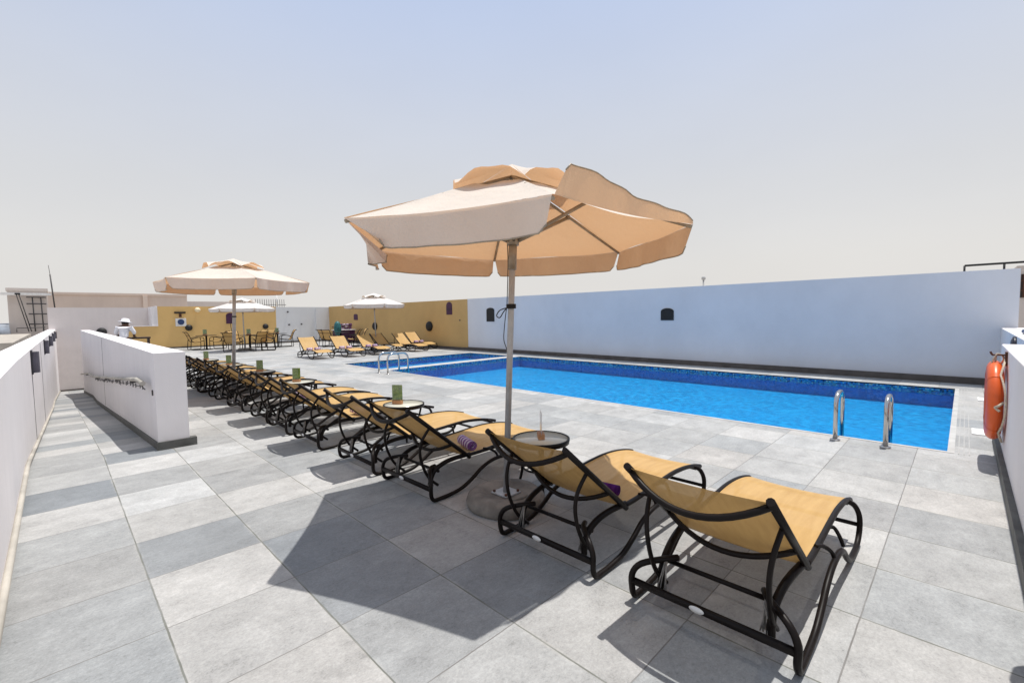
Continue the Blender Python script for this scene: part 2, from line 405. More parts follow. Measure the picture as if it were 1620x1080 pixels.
# ------------------------------------------------------------------ camera
F_PX, PITCH, YAW, ROLL, EYE = 719.64, .0571, .7833, -.0142, 1.5
cam_d = bpy.data.cameras.new('camera'); cam = bpy.data.objects.new('camera', cam_d); COL.objects.link(cam)
fw = Vector((math.cos(YAW) * math.cos(PITCH), math.sin(YAW) * math.cos(PITCH), -math.sin(PITCH)))
rt = Vector((math.sin(YAW), -math.cos(YAW), 0)); up = rt.cross(fw)
c_, s_ = math.cos(ROLL), math.sin(ROLL)
r2, u2 = rt * c_ + up * s_, up * c_ - rt * s_
cam.matrix_world = Matrix(((r2.x, u2.x, -fw.x, 0), (r2.y, u2.y, -fw.y, 0), (r2.z, u2.z, -fw.z, EYE), (0, 0, 0, 1)))
cam_d.sensor_width = 36; cam_d.lens = 36 * F_PX / 1620; cam_d.clip_start = .05; cam_d.clip_end = 6000
sc.camera = cam

# ------------------------------------------------------------------ light
SUN_EL, SX, SY = None, .235, -.04            # sun stands towards +x, a touch to -y
sun_dir = Vector((SX, SY, 1)).normalized()
el = math.asin(sun_dir.z); az = math.atan2(sun_dir.x, sun_dir.y)
sd = bpy.data.lights.new('sun', 'SUN'); so = bpy.data.objects.new('sun', sd); COL.objects.link(so)
so.rotation_euler = (-sun_dir).to_track_quat('-Z', 'Y').to_euler(); so.location = (3, 0, 20)
sd.energy = 4.5; sd.angle = R(.53); sd.color = (1., .962, .905)
w = bpy.data.worlds.new('World'); sc.world = w; w.use_nodes = True
nt = w.node_tree; nt.nodes.clear()
wo = nt.nodes.new('ShaderNodeOutputWorld'); bg = nt.nodes.new('ShaderNodeBackground')
sky = nt.nodes.new('ShaderNodeTexSky'); sky.sky_type = 'NISHITA'; sky.sun_disc = False
sky.sun_elevation = el; sky.sun_rotation = az; sky.air_density = 1.2; sky.dust_density = 6.; sky.ozone_density = 1.2; sky.altitude = 0
# desert haze: the sky colour is pulled towards milky white, most of all near the horizon
tc = nt.nodes.new('ShaderNodeTexCoord'); sp = nt.nodes.new('ShaderNodeSeparateXYZ'); L(nt, tc.outputs['Generated'], sp.inputs[0])
hz = ramp(nt, sp.outputs[2], [(0., (8.5, 8.25, 7.95)), (.10, (8.1, 7.95, 7.75)), (.24, (7.3, 7.4, 7.65)), (.38, (6.6, 7.05, 8.05)), (.56, (5.5, 6.5, 8.7)), (.8, (5.3, 6.0, 7.2)), (1., (5.3, 5.9, 6.8))])
hv = ramp(nt, noise(nt, scaled(nt, tc.outputs['Generated'], (1.2, 1.2, 3.)), 1.6, 4, .5), [(.3, .975), (.7, 1.025)])
hz = mixc(nt, 1., hz, hv, 'MULTIPLY')
mixed = mixc(nt, .9, sky.outputs[0], hz)
L(nt, mixed, bg.inputs[0]); bg.inputs[1].default_value = .1
L(nt, bg.outputs[0], wo.inputs[0])
sc.view_settings.view_transform = 'Standard'; sc.view_settings.look = 'None'; sc.view_settings.exposure = 0; sc.view_settings.gamma = 1
sc.cycles.max_bounces = 10; sc.cycles.transparent_max_bounces = 12; sc.cycles.caustics_reflective = False; sc.cycles.caustics_refractive = False

# ------------------------------------------------------------------ setting: deck, ramp, pool
PX0, PX1, PY0, PY1, PD0, PD1 = 6.59, 11.92, .09, 14.3, 11.48, 11.86    # pool outline and divider
WX = 12.87                                                           # long back wall
RAMP = [(6.7, 0.), (17.8, -.90), (20.2, -1.0), (33., -2.1)]
def rampz(y):
    if y <= RAMP[0][0]: return 0.
    for (a, za), (b, zb) in zip(RAMP, RAMP[1:]):
        if y <= b: return lerp(za, zb, (y - a) / (b - a))
    return RAMP[-1][1]
def leftx(y): return -.28 if y < 7 else lerp(-.28, .03, min(1, (y - 7) / 26))
d = MB()
for x0, x1, y0, y1 in ((-3.5, PX0, -6, 6.7), (.80, PX0, 6.7, 27.3), (2.36, PX0, 27.3, 33.), (PX0, WX + .1, -6, PY0), (PX1, WX + .1, PY0, PY1), (PX0, WX + .1, PY1, 33.)):
    d.quad((x0, y0, 0), (x1, y0, 0), (x1, y1, 0), (x0, y1, 0))
tag(d.build('deck', M['deck']), kind='structure')
d = MB(); ys = [6.7, 9, 12, 15, 17.8, 18.4, 19.2, 20.2, 24, 28, 33]
for a, b in zip(ys, ys[1:]): d.quad((-.6, a, rampz(a) - (.0 if a > 6.7 else 0)), (.95, a, rampz(a)), (.95, b, rampz(b)), (-.6, b, rampz(b)))
tag(d.build('ramp', M['deck']), kind='structure')
# pool basins
d = MB(); ZF, ZK = -.37, -.24
d.cur = 0; d.quad((PX0, PY0, ZF), (PX1, PY0, ZF), (PX1, PD0, ZF), (PX0, PD0, ZF)); d.quad((PX0, PD1, ZK), (PX1, PD1, ZK), (PX1, PY1, ZK), (PX0, PY1, ZK))
for (xa, ya), (xb, yb), zf in (((PX0, PY0), (PX1, PY0), ZF), ((PX1, PY0), (PX1, PD0), ZF), ((PX1, PD0), (PX0, PD0), ZF), ((PX0, PD0), (PX0, PY0), ZF),
                               ((PX0, PD1), (PX1, PD1), ZK), ((PX1, PD1), (PX1, PY1), ZK), ((PX1, PY1), (PX0, PY1), ZK), ((PX0, PY1), (PX0, PD1), ZK)):
    d.cur = 1; d.quad((xa, ya, zf), (xb, yb, zf), (xb, yb, -.135), (xa, ya, -.135))
    d.cur = 2; d.quad((xa, ya, -.135), (xb, yb, -.135), (xb, yb, 0), (xa, ya, 0))
pool = d.build('pool_basin', [M['pool_floor'], M['pool_wall'], M['mosaic']]); tag(pool, kind='structure')
d = MB(); d.box(PX0 + .002, PX1 - .002, PD0 + .002, PD1 - .002, -.3, .012)
tag(d.build('pool_divider', M['coping'], bevel=.012), kind='structure')
d = MB(); d.quad((PX0, PY0, -.045), (PX1, PY0, -.045), (PX1, PD0, -.045), (PX0, PD0, -.045)); d.quad((PX0, PD1, -.045), (PX1, PD1, -.045), (PX1, PY1, -.045), (PX0, PY1, -.045))
tag(d.build('pool_water', M['water']), kind='structure')
# thin pale coping strip let into the deck round the pool
d = MB(); e = .055; z = .004
for x0, x1, y0, y1 in ((PX0 - e, PX0, PY0 - e, PY1 + e), (PX1, PX1 + e, PY0 - e, PY1 + e), (PX0, PX1, PY0 - e, PY0), (PX0, PX1, PY1, PY1 + e)):
    d.box(x0, x1, y0, y1, -.02, z)
tag(d.build('pool_coping', M['coping']), kind='structure')
d = MB(); d.quad((-3000, -3000, -14), (3000, -3000, -14), (3000, 3000, -14), (-3000, 3000, -14))
tag(d.build('ground', M['haze_ground']), kind='structure')
# ------------------------------------------------------------------ walls
def along(xf, y0, y1, n): return [(xf(lerp(y0, y1, i / n)), lerp(y0, y1, i / n)) for i in range(n + 1)]
def strip_wall(name, pin, pout, top, zb, mat, parent=None):
    """wall between an inner and an outer line; base follows zb(y)"""
    b = MB(); n = len(pin)
    for i in range(n - 1):
        (xa, ya), (xb, yb) = pin[i], pin[i + 1]; (xc, yc), (xd, yd) = pout[i], pout[i + 1]
        b.quad((xa, ya, zb(ya)), (xb, yb, zb(yb)), (xb, yb, top), (xa, ya, top))
        b.quad((xc, yc, zb(yc)), (xd, yd, zb(yd)), (xd, yd, top), (xc, yc, top))
        b.quad((xa, ya, top), (xb, yb, top), (xd, yd, top), (xc, yc, top))
    for i in (0, n - 1):
        (xa, ya), (xc, yc) = pin[i], pout[i]; b.quad((xa, ya, zb(ya)), (xc, yc, zb(yc)), (xc, yc, top), (xa, ya, top))
    bm_o = b.build(name, mat, parent); return bm_o
# left parapet
lw = empty('parapet_wall', 'long white parapet at the left edge of the photo with dark lamps in a row', 'wall', (-.4, 6, 0))
def child(o, p):
    o.parent = p; o.matrix_parent_inverse = Matrix.Translation(p.location).inverted(); return o
ypts = [2.2, 4, 6.7, 9, 12, 16, 20, 25, 33]
pin = [(leftx(y), y) for y in ypts]; pout = [(leftx(y) - .27, y) for y in ypts]
child(strip_wall('wall_body', pin, pout, 1.12, lambda y: rampz(y) - .6, M['white']), lw)
b = MB(); b.tube([(leftx(y) + .016, y, rampz(y) + .045) for y in (2.2, 4, 5.5, 6.3, 6.75, 7.2, 9, 12, 16, 17.8, 20.2, 25, 33)], .02, 8)
child(b.build('conduit', M['pipe']), lw)
b = MB()
for y in (12.6, 9.2): b.box(leftx(y) + .0005, leftx(y) + .004, y, y + .025, rampz(y) + .05, 1.1)
child(b.build('expansion_joint', M['iron']), lw)
# inner ramp wall
iw = empty('ramp_wall', 'white wall between the ramp and the deck with a stained front end', 'wall', (.93, 6.6, 0))
ypi = [6.57, 9, 12, 15, 18, 20.2, 24, 27.3]
child(strip_wall('wall_body', [(.78, y) for y in ypi], [(1.08, y) for y in ypi], 1.125, lambda y: rampz(y) - .3, M['white']), iw)
b = MB()
for a, c in zip(ypi, ypi[1:]):
    za, zc = rampz(a), rampz(c); h = .095
    b.quad((.765, a, za - .05), (.765, c, zc - .05), (.765, c, zc + h), (.765, a, za + h)); b.quad((.765, a, za + h), (.765, c, zc + h), (.79, c, zc + h), (.79, a, za + h))
b.box(.765, 1.15, 6.545, 6.5685, -.02, .095); b.box(1.085, 1.15, 6.57, 6.64, -.02, .094)
child(b.build('skirting', M['stone_dark']), iw)
b = MB(); b.box(.777, .7795, 14.7, 14.74, rampz(14.7) + .12, 1.12)
child(b.build('expansion_joint', M['iron']), iw)
# handrail with the string of lamps tied below it
hr = empty('handrail', 'cream handrail with a dark cable of lamp clips tied below it on the ramp wall', 'handrail', (.7, 6.9, .7))
pts = [(.70, y, .76 + (0 if y < 7.4 else rampz(y) - rampz(7.4))) for y in (6.85, 7.4, 9, 11, 13, 15, 17.8, 20.2, 23, 26.5)]
b = MB(); b.tube(pts, .028, 10); child(b.build('rail', M['pipe']), hr)
b = MB(); cp = []
for i in range(60):
    y = 6.75 + i * .17; z = .705 + rampz(max(y, 7.2)) - rampz(7.2) + random.uniform(-.014, .014)
    cp.append((.715 + random.uniform(-.012, .012), y, z))
b.tube(cp, .006, 5)
for i in range(1, 60, 2):
    x, y, z = cp[i]; b.tube([(x, y, z - .025), (x, y, z + .03)], .006, 5)
child(b.build('cable', M['iron']), hr)
b = MB(); b.box(.765, .7795, 6.74, 6.752, .62, .685); child(b.build('bracket', M['iron']), hr)
for y in (8.2, 10.5, 13, 16, 19, 22):
    b = MB(); b.box(.70, .779, y, y + .03, .7 + rampz(y) - rampz(7.4) , .735 + rampz(y) - rampz(7.4)); child(b.build('bracket', M['iron']), hr)
# wall at the foot of the ramp
ew = empty('ramp_end_wall', 'tall off-white wall closing the foot of the ramp', 'wall', (1.5, 33, 0))
b = MB(); b.box(-.22, 4.2, 33., 33.3, -2.3, 2.23); child(b.build('wall_body', M['end_wall']), ew)
b = MB(); b.box(.03, .95, 32.95, 32.998, -2.1, -2.02); child(b.build('skirting', M['stone_dark2']), ew)
# left ochre wall: a low stretch, then full height
yw = empty('ochre_wall', 'ochre wall behind the dining tables with a low stretch at its left end', 'wall', (6.5, 30, 0))
b = MB(); b.box(2.35, 3.84, 30.0, 30.25, -.05, 1.2); b.box(3.84, 9.62, 30.0, 30.25, -.05, 2.235); child(b.build('wall_body', M['yellow']), yw)
b = MB(); b.box(3.80, 3.838, 30.0, 33., 1.2, 2.26); b.box(2.35, 3.84, 29.98, 30.27, 1.2, 1.235); b.box(3.60, 3.84, 30.02, 30.25, 1.236, 2.2)
child(b.build('white_trim', M['white']), yw)
b = MB(); b.box(2.35, 9.62, 29.965, 29.998, 0, .07); child(b.build('skirting', M['stone_dark2']), yw)
# pale wall between the two ochre walls
pw = empty('pale_wall', 'plain pale grey wall between the two ochre walls, with small dark fittings', 'wall', (11, 30, 0))
b = MB(); b.box(9.62, WX, 30.0, 30.25, -.05, 2.22); b.box(12.02, WX - .002, 29.9, 29.998, -.05, 2.215); child(b.build('wall_body', M['pale_wall']), pw)
b = MB(); b.box(9.62, WX, 29.86, 29.897, 0, .1); child(b.build('skirting', M['stone_dark2']), pw)
b = MB()
for x, z in ((10.3, 1.92), (10.35, 1.12), (11.1, 1.14)): b.lathe([(.05, 0), (.05, .05), (.03, .07)], (x, 29.92, z), 10, 'y')
child(b.build('fitting', M['iron']), pw)
# second ochre wall and the long bluish white wall share one line
y2 = empty('side_ochre_wall', 'ochre wall in shade at the far end of the pool behind the loungers', 'wall', (WX, 22, 0))
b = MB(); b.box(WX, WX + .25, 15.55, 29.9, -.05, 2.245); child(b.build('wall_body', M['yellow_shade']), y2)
b = MB(); b.box(WX - .035, WX - .001, 15.55, 29.85, 0, .11); child(b.build('skirting', M['stone_dark2']), y2)
b = MB(); b.lathe([(.035, 0), (.035, .03)], (WX - .02, 16.1, 1.32), 10, 'x'); child(b.build('fitting', M['iron']), y2)
bw = empty('poolside_wall', 'long bluish white wall running along the far side of the pool', 'wall', (WX, 7, 0))
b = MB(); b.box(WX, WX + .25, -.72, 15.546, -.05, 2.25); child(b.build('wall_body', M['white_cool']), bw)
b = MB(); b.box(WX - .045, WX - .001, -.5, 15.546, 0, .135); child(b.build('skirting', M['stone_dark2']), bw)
def arch(name, cy, z0, w_, h, rise, mat, parent=None, x=WX, axis='x', th=.02):
    pts = [(-w_ / 2, 0), (w_ / 2, 0), (w_ / 2, h - rise)] + [(w_ / 2 * math.cos(t), h - rise + rise * math.sin(t)) for t in [math.pi * k / 12 for k in range(1, 12)]] + [(-w_ / 2, h - rise)]
    b = MB(); n = len(pts)
    if axis == 'x': P = lambda p, o_: (x - o_, cy + p[0], z0 + p[1])
    else: P = lambda p, o_: (cy + p[0], x - o_, z0 + p[1])
    b.v = [P(p, .001) for p in pts] + [P(p, th) for p in pts]
    b.face(list(range(n))); b.face(list(range(n, 2 * n)))
    for i in range(n): j = (i + 1) % n; b.face([i, j, n + j, n + i])
    o = b.build(name, mat)
    if parent: child(o, parent)
    return o
tag(arch('wall_plaque', 6.28, 1.29, .40, .36, .1, M['black']), 'wide black arched plaque alone in the middle of the long bluish wall', 'plaque')
tag(arch('wall_plaque', 14.06, 1.26, .47, .57, .1, M['black']), 'tall black arched plaque near the ochre end of the long bluish wall', 'plaque')
o = tag(arch('wall_plaque', 16.86, 1.58, .42, .58, .17, M['purple']), 'purple arched plaque high on the shaded ochre wall near the pool', 'plaque')
b = MB(); b.box(WX - .026, WX - .0205, 16.66, 17.06, 1.80, 1.83); b.build('divider_bar', M['black'], o)
tag(arch('wall_plaque', 26.1, 1.36, .5, .36, .08, M['purple']), 'small dark arched plaque on the shaded ochre wall left of the third umbrella', 'plaque')
tag(arch('wall_plaque', 7.18, 1.26, .46, .62, .16, M['purple'], x=30., axis='y'), 'purple arched plaque on the sunlit ochre wall above the dining tables', 'plaque')
def dome(name, x, y, z, axis, label, r=.2):
    b = MB(); s = -1
    prof = [(r, 0), (r, -.04), (r * .92, -.09), (r * .6, -.14), (.02, -.16)]
    b.lathe(prof, (x, y, z), 18, axis); tag(b.build(name, M['black']), label, 'wall speaker')
dome('round_speaker', WX - .002, 23.76, 1.0, 'x', 'round black speaker on the shaded ochre wall beside the third umbrella pole', .22)
dome('round_speaker', WX - .002, 18.44, 1.03, 'x', 'round black speaker on the shaded ochre wall above the endmost lounger', .24)
dome('round_speaker', 5.16, 29.998, 1.08, 'y', 'round black speaker low beside the white lifebuoy board on the ochre wall', .17)
dome('round_speaker', 9.0, 29.998, 1.05, 'y', 'round dark speaker on the ochre wall near its right end', .16)
dome('round_speaker', 1.78, 32.998, .93, 'y', 'round black speaker peeping over the ramp wall left of the person', .22)
b = MB(); b.lathe([(.02, 0), (.1, -.02), (.135, -.09), (.135, -.15), (.1, -.21), (.02, -.24)], (5.58, 29.99, 2.04), 16, 'y')
tag(b.build('globe_lamp', M['cream_globe']), 'cream globe lamp high on the sunlit ochre wall', 'lamp')
st = empty('lifebuoy_board', 'white board with navy disc under a dark bar on the ochre wall', 'board', (4.84, 29.98, 1.4))
b = MB(); b.box(4.58, 5.06, 29.96, 29.997, 1.17, 1.60); child(b.build('board', M['white_plastic'], bevel=.01), st)
b = MB(); b.lathe([(.15, 0), (.15, -.012)], (4.82, 29.958, 1.40), 20, 'y'); child(b.build('disc', M['blue_mark']), st)
b = MB(); b.box(4.75, 4.86, 29.95, 29.995, 1.66, 1.84); child(b.build('bracket', M['rust']), st)
b = MB(); b.box(4.55, 5.04, 29.9, 29.99, 1.86, 1.95); child(b.build('bar', M['black']), st)
# right parapets
rw = empty('lifebuoy_wall', 'white parapet at the right edge of the photo carrying the orange lifebuoy', 'wall', (5, -.4, 0))
b = MB(); b.box(2.2, 7.42, -.95, -.30, -.05, 1.105); child(b.build('wall_body', M['white'], bevel=.01), rw)
b = MB(); b.box(2.2, 7.47, -.2995, -.262, 0, .10); b.box(7.422, 7.47, -.33, -.3, 0, .1); child(b.build('skirting', M['stone_dark']), rw)
sw = empty('back_parapet', 'further white parapet at right beyond the lifebuoy wall with dark blue rolls on it', 'wall', (10, -.6, 0))
b = MB(); b.box(7.75, WX - .002, -1.0, -.50, -.05, 1.13); child(b.build('wall_body', M['white'], bevel=.01), sw)
b = MB(); b.lathe([(.16, 0), (.16, .03), (.1, .05)], (9.15, -.5, .96), 20, 'y'); child(b.build('roundel', M['lamp']), sw)
b = MB(); b.tube([(9.9, -.62, 1.165), (9.0, -.63, 1.165)], .035, 10); b.tube([(8.9, -.7, 1.165), (8.0, -.72, 1.165)], .035, 10)
tag(b.build('vinyl_roll', M['blue_pvc']), 'dark blue rolled vinyl lying on top of the further right parapet', 'roll')
b = MB(); b.box(10.55, 10.95, -.38, -.19, .002, .012); tag(b.build('light_patch_slab', M['white_plastic']), 'white slab standing in for a light patch beyond the lifebuoy, the farther of two', 'slab', 'white light patch slabs beside the lifebuoy')  # white slabs stand in for bright patches of light on the floor
b = MB(); b.box(7.68, 8.05, -.3, -.1, .002, .012); tag(b.build('light_patch_slab', M['white_plastic']), 'white slab standing in for a light patch behind the lower lifebuoy edge, the nearer', 'slab', 'white light patch slabs beside the lifebuoy')
# slotted drain beside the pool end
b = MB()
for k in range(3): b.box(PX0 - .05, PX1, PY0 - .09 - k * .04, PY0 - .082 - k * .04, .001, .004)
tag(b.build('overflow_grate', M['slot']), 'pale slotted drain strip along the right end of the pool', 'drain')
# wall lamps: half-round dark housings
def wall_lamp(x, y, z, face, label, w_=.18, h=.29):
    """face '+x' : wall plane at x, '+y' : wall plane at y"""
    t = empty('wall_lamp', label, 'lamp', (x, y, z), 0 if face == '+x' else R(90), 'dark half-round lamps on the parapets')
    b = MB(); n = 10
    ring = [(.085 * math.sin(math.pi * k / n), -w_ / 2 * math.cos(math.pi * k / n)) for k in range(n + 1)]
    for i in range(n):
        (a, p), (c, q) = ring[i], ring[i + 1]
        b.quad((a, p, -h / 2), (c, q, -h / 2), (c, q, h / 2), (a, p, h / 2), True)
    m0 = len(b.v); b.v += [(a, p, -h / 2) for a, p in ring] + [(a, p, h / 2) for a, p in ring]
    b.face(list(range(m0, m0 + n + 1))); b.face(list(range(m0 + n + 1, m0 + 2 * n + 2)))
    b.build('shade', M['lamp_glass'], t)
    b = MB(); b.box(.0, .018, -w_ / 2 - .03, w_ / 2 + .03, -h / 2 - .02, h / 2 + .02); b.build('back_plate', M['lamp'], t)
for i, y in enumerate((2.85, 9.2, 14.6, 19.2, 23.6, 28.)):
    wall_lamp(leftx(y), y, 1. if i == 0 else .95 - .004 * i, '+x', ['dark lamp on the left parapet cut by the photo edge', 'dark lamp on the left parapet, first one fully in view',
        'dark lamp on the left parapet, second one fully in view', 'dark lamp on the left parapet, third one fully in view', 'dark lamp on the left parapet, last but one towards the ramp end', 'dark lamp on the left parapet, farthest one by the ramp end'][i])
wall_lamp(2.92, -.3, .96, '+y', 'dark lamp on the right parapet cut by the photo edge')

# ------------------------------------------------------------------ buildings beyond the terrace
bh = empty('stair_house', 'beige stair house with iron ladder at the far left beyond the parapet', 'building', (-1., 36, 0))
b = MB(); b.box(-1.69, -.20, 36, 38.5, -3, 3.18); child(b.build('wall', M['beige_pale']), bh)
b = MB(); b.box(-1.73, -.16, 35.97, 38.55, 3.18, 3.34); child(b.build('roof_slab', M['beige_pale']), bh)
b = MB(); b.box(-2.4, -.02, 35.7, 35.82, 2.95, 3.08); child(b.build('pipe', M['white_plastic']), bh)
lad = empty('iron_ladder', 'rusty iron ladder with wide rungs fixed to the far left stair house', 'ladder', (-.6, 35.9, 1.5))
for x in (-.74, -.42):
    b = MB(); b.tube([(x, 35.85, 1.0), (x - .03, 35.85, 2.85)], .03, 6); child(b.build('stile', M['iron']), lad)
for z in (1.4, 1.95, 2.5, 2.85):
    b = MB(); b.tube([(-1.0 + .05 * (z < 2), 35.82, z), (-.25, 35.82, z)], .028, 6); child(b.build('rung', M['iron']), lad)
b = MB(); b.tube([(-1.35, 35.7, 3.0), (-.98, 35.7, 1.0)], .02, 5); b.tube([(-1.25, 35.7, 3.0), (-.88, 35.7, 1.0)], .02, 5); b.box(-1.4, -1.2, 35.66, 35.74, 2.98, 3.06)
tag(b.build('hanging_cable', M['black']), 'pair of dark cables hanging down the far left stair house', 'cable')
an = empty('antenna', 'dark whip antenna clamped to the corner of the stair house', 'antenna', (.05, 35.6, 2.3))
b = MB(); b.tube([(.07, 35.6, 2.2), (-.03, 35.6, 4.1)], .035, 6); child(b.build('mast', M['iron']), an)
b = MB(); b.tube([(-.03, 35.6, 4.1), (-.07, 35.6, 4.6)], .012, 5); child(b.build('whip', M['iron']), an)
b = MB(); b.tube([(-1.4, 35.2, 1.0), (-1.4, 35.2, 1.2), (-.35, 35.2, 1.22)], .025, 6)
tag(b.build('guard_rail', M['iron']), 'thin dark rail in front of the far left stair house', 'rail')
b = MB(); b.lathe([(.05, -1.4), (.5, -1.36), (.52, 1.36), (.05, 1.4)], (-3.05, 36, .95), 20, 'x')
tag(b.build('water_tank', M['tank']), 'silver cylindrical tank at the left photo edge beside the stair house', 'tank')
b = MB(); b.box(-6, -.9, 20, 35., -.4, .9); tag(b.build('roof_slab', M['roof']), 'dusty neighbouring roof seen over the left parapet', 'roof')
b = MB(); b.box(-.4, 7.9, 46, 46.5, -3, 3.45); b.box(-.5, 7.9, 45.9, 46.6, 3.45, 3.62); b.box(5.0, 5.3, 45.8, 46, -3, 3.45)
tag(b.build('far_building', M['beige']), 'long low beige building behind the ramp end wall', 'building')
b = MB(); b.box(5.5, 11.5, 47.5, 48, -3, 3.1); tag(b.build('far_building', M['beige_pale']), 'pale parapet building behind the sunlit ochre wall', 'building')
cb = empty('comb_fence', 'row of thin dark upright bars on a roof behind the second umbrella', 'fence', (10.4, 34, 2.3))
b = MB(); b.tube([(9.6, 34, 2.47), (11.6, 34, 2.47)], .02, 5); child(b.build('rail', M['iron']), cb)
b = MB()
for k in range(14): b.tube([(9.65 + .14 * k, 34, 2.3), (9.65 + .14 * k, 34, 2.85)], .018, 5)
child(b.build('upright', M['iron']), cb)
b = MB(); b.tube([(9.72, 30.05, 2.2), (9.72, 30.05, 3.0)], .04, 8); tag(b.build('vent_pole', M['white_plastic']), 'white pole rising behind the sunlit ochre wall end', 'pole')
tb = empty('neighbour_house', 'beige house at the right photo edge with a dark grille window', 'building', (15, -3, 0))
b = MB(); b.box(14.2, 19, -6, -.74, -3, 2.38); child(b.build('wall', M['beige_pale']), tb)
b = MB(); b.box(14.16, 14.199, -2.6, -.80, 1.72, 2.2)
child(b.build('window', M['grille']), tb)
b = MB()
for k in range(9): b.box(14.13, 14.158, -.86 - k * .2, -.83 - k * .2, 1.72, 2.2)
for z in (1.85, 2.05): b.box(14.12, 14.129, -2.6, -.8, z, z + .03)
child(b.build('grille_bar', M['rust']), tb)
rl = empty('roof_railing', 'thin black railing on the roof above the right end of the long wall', 'railing', (14, -.5, 2.3))
b = MB(); b.tube([(14.05, .04, 2.44), (14.05, -4, 2.46)], .022, 6); child(b.build('rail', M['black']), rl)
for y in (.04, -.55, -1.3, -2.1):
    b = MB(); b.tube([(14.05, y, 2.1), (14.05, y, 2.44)], .018, 6); child(b.build('post', M['black']), rl)
b = MB(); b.tube([(200, 81.1, -14), (200, 81.1, 16.2)], .38, 6); b.lathe([(.2, 15.6), (.9, 15.9), (.9, 16.9), (.2, 17.3)], (200, 81.1, 0), 8)
tag(b.build('distant_mast', plain('hazy_mast', (.42, .42, .42), .9)), 'tiny hazy mast on the skyline above the long bluish wall', 'mast')

# ------------------------------------------------------------------ sun lounger
def make_lounger():
    t = empty('sun_lounger', '', 'sun lounger')
    W = .375; S = .31
    for s in (1, -1):
        y = s * W
        rail = smooth_path([(.13, y - s * .17, .235), (.06, y - s * .13, .24), (-.01, y - s * .04, .21), (-.03, y, .15), (-.03, y, .07), (-.005, y, .024), (.06, y, .02), (.16, y, .024), (.29, y, .045), (.41, y, .10), (.52, y, .165), (.66, y, .205),
                            (.82, y, .205), (.94, y, .165), (1.04, y, .09), (1.15, y, .032), (1.29, y, .02), (1.40, y, .028), (1.475, y, .07), (1.50, y, .14), (1.50, y - s * .008, .20), (1.485, y - s * .03, .25), (1.455, y - s * .062, .275)], 4)
        MB().tube(rail, .0165, 8).build('side_rail', M['frame'], t)
        MB().tube(smooth_path([(.44, s * .30, .285), (.30, s * .285, .283), (.18, s * .27, .262), (.09, s * .26, .215), (.055, s * .255, .15), (.05, s * .255, .085)], 5), .0195, 9).build('seat_leg', M['frame'], t)
        MB().tube(smooth_path([(.02, s * .30, .595), (-.045, s * .285, .50), (-.06, s * .275, .40), (-.03, s * .27, .28), (.03, s * .265, .17), (.12, s * .26, .085)], 5), .012, 7).build('support_arm', M['frame'], t)
        for xa, xb in ((.62, .68), (.90, .90)):
            MB().tube(smooth_path([(xa - .03, s * S, .305), (xa + .03, s * (S + .02), .29), (xb + .02, s * (W - .015), .25), (xb + .03, s * W, .20)], 4), .011, 6).build('strut', M['frame'], t)
        # grey link the seat swings on
        b = MB()
        for k in range(7):
            b.tube([(.05 + random.uniform(-.01, .015), s * .235 + random.uniform(-.012, .012), .235), (.045 + random.uniform(-.03, .04), s * .24 + random.uniform(-.03, .03), .09)], .0035, 4)
        b.build('hanger', M['link'], t)
    b = MB(); b.tube([(-.03, -W, .115), (-.03, W, .115)], .0165, 8, flat=1.25); b.build('rear_bar', M['frame'], t)
    MB().tube([(.13, -.26, .20), (.13, .26, .20)], .0125, 7).build('cross_bar', M['frame'], t); MB().tube([(1.497, -W, .125), (1.497, W, .125)], .0135, 7).build('cross_bar', M['frame'], t)
    b = MB(); b.lathe([(.001, 0), (.03, .001), (.031, .004), (.001, .006)], (0, 0, 0), 16, 'x'); b.build('badge', M['white_plastic'], t, xf=Matrix.Translation((-.056, 0.03, .122)) @ Matrix.Diagonal((1, 1.15, .5, 1)))
    # backrest: straight side tubes, two bowed cross tubes
    h0, h1 = Vector((.43, 0, .262)), Vector((-.195, 0, .775)); ax = (h1 - h0).normalized(); nb = Vector((-ax.z, 0, ax.x)) * -1   # towards the rear
    if nb.x > 0: nb = -nb
    b = MB()
    for s in (1, -1): b.tube([h0 + Vector((0, s * S, 0)), h0.lerp(h1, .5) + Vector((0, s * S, 0)), h1 + Vector((0, s * S, 0))], .0178, 9)
    def bow(tt, sag, r):
        c = h0.lerp(h1, tt); return [c + Vector((0, y * S, 0)) + nb * (sag * (1 - y * y) ** 1.0) for y in [-1 + 2 * k / 14 for k in range(15)]], r
    for tt, sag, r in ((.95, .125, .0155), (.30, .11, .0145)):
        p, r = bow(tt, sag, r); b.tube(p, r, 9)
    b.build('backrest_frame', M['frame'], t)
    b = MB(); b.grid(lambda u, v: h0.lerp(h1, lerp(.02, .985, u)) + Vector((0, lerp(-S, S, v), 0)) + nb * (.022 * (1 - (2 * v - 1) ** 2) * (.5 + .8 * math.sin(math.pi * u))), 14, 12)
    b.build('back_sling', M['sling'], t)
    # seat
    prof = smooth_path([(.40, 0, .285), (.55, 0, .285), (.75, 0, .298), (.95, 0, .312), (1.12, 0, .318), (1.30, 0, .306), (1.45, 0, .282), (1.575, 0, .250)], 3)
    b = MB()
    for s in (1, -1): b.tube([p + Vector((0, s * S, 0)) for p in prof], .0165, 8)
    b.tube([(1.50, -S, .245), (1.50, S, .245)], .011, 6)
    b.build('seat_frame', M['frame'], t)
    n = len(prof) - 1
    def seat(u, v):
        k = u * n; i = min(n - 1, int(k)); p = prof[i].lerp(prof[i + 1], k - i)
        return p + Vector((0, lerp(-S, S, v), .008 - .018 * (1 - (2 * v - 1) ** 2)))
    b = MB(); b.grid(seat, n, 10); b.build('seat_sling', M['sling'], t)
    return t
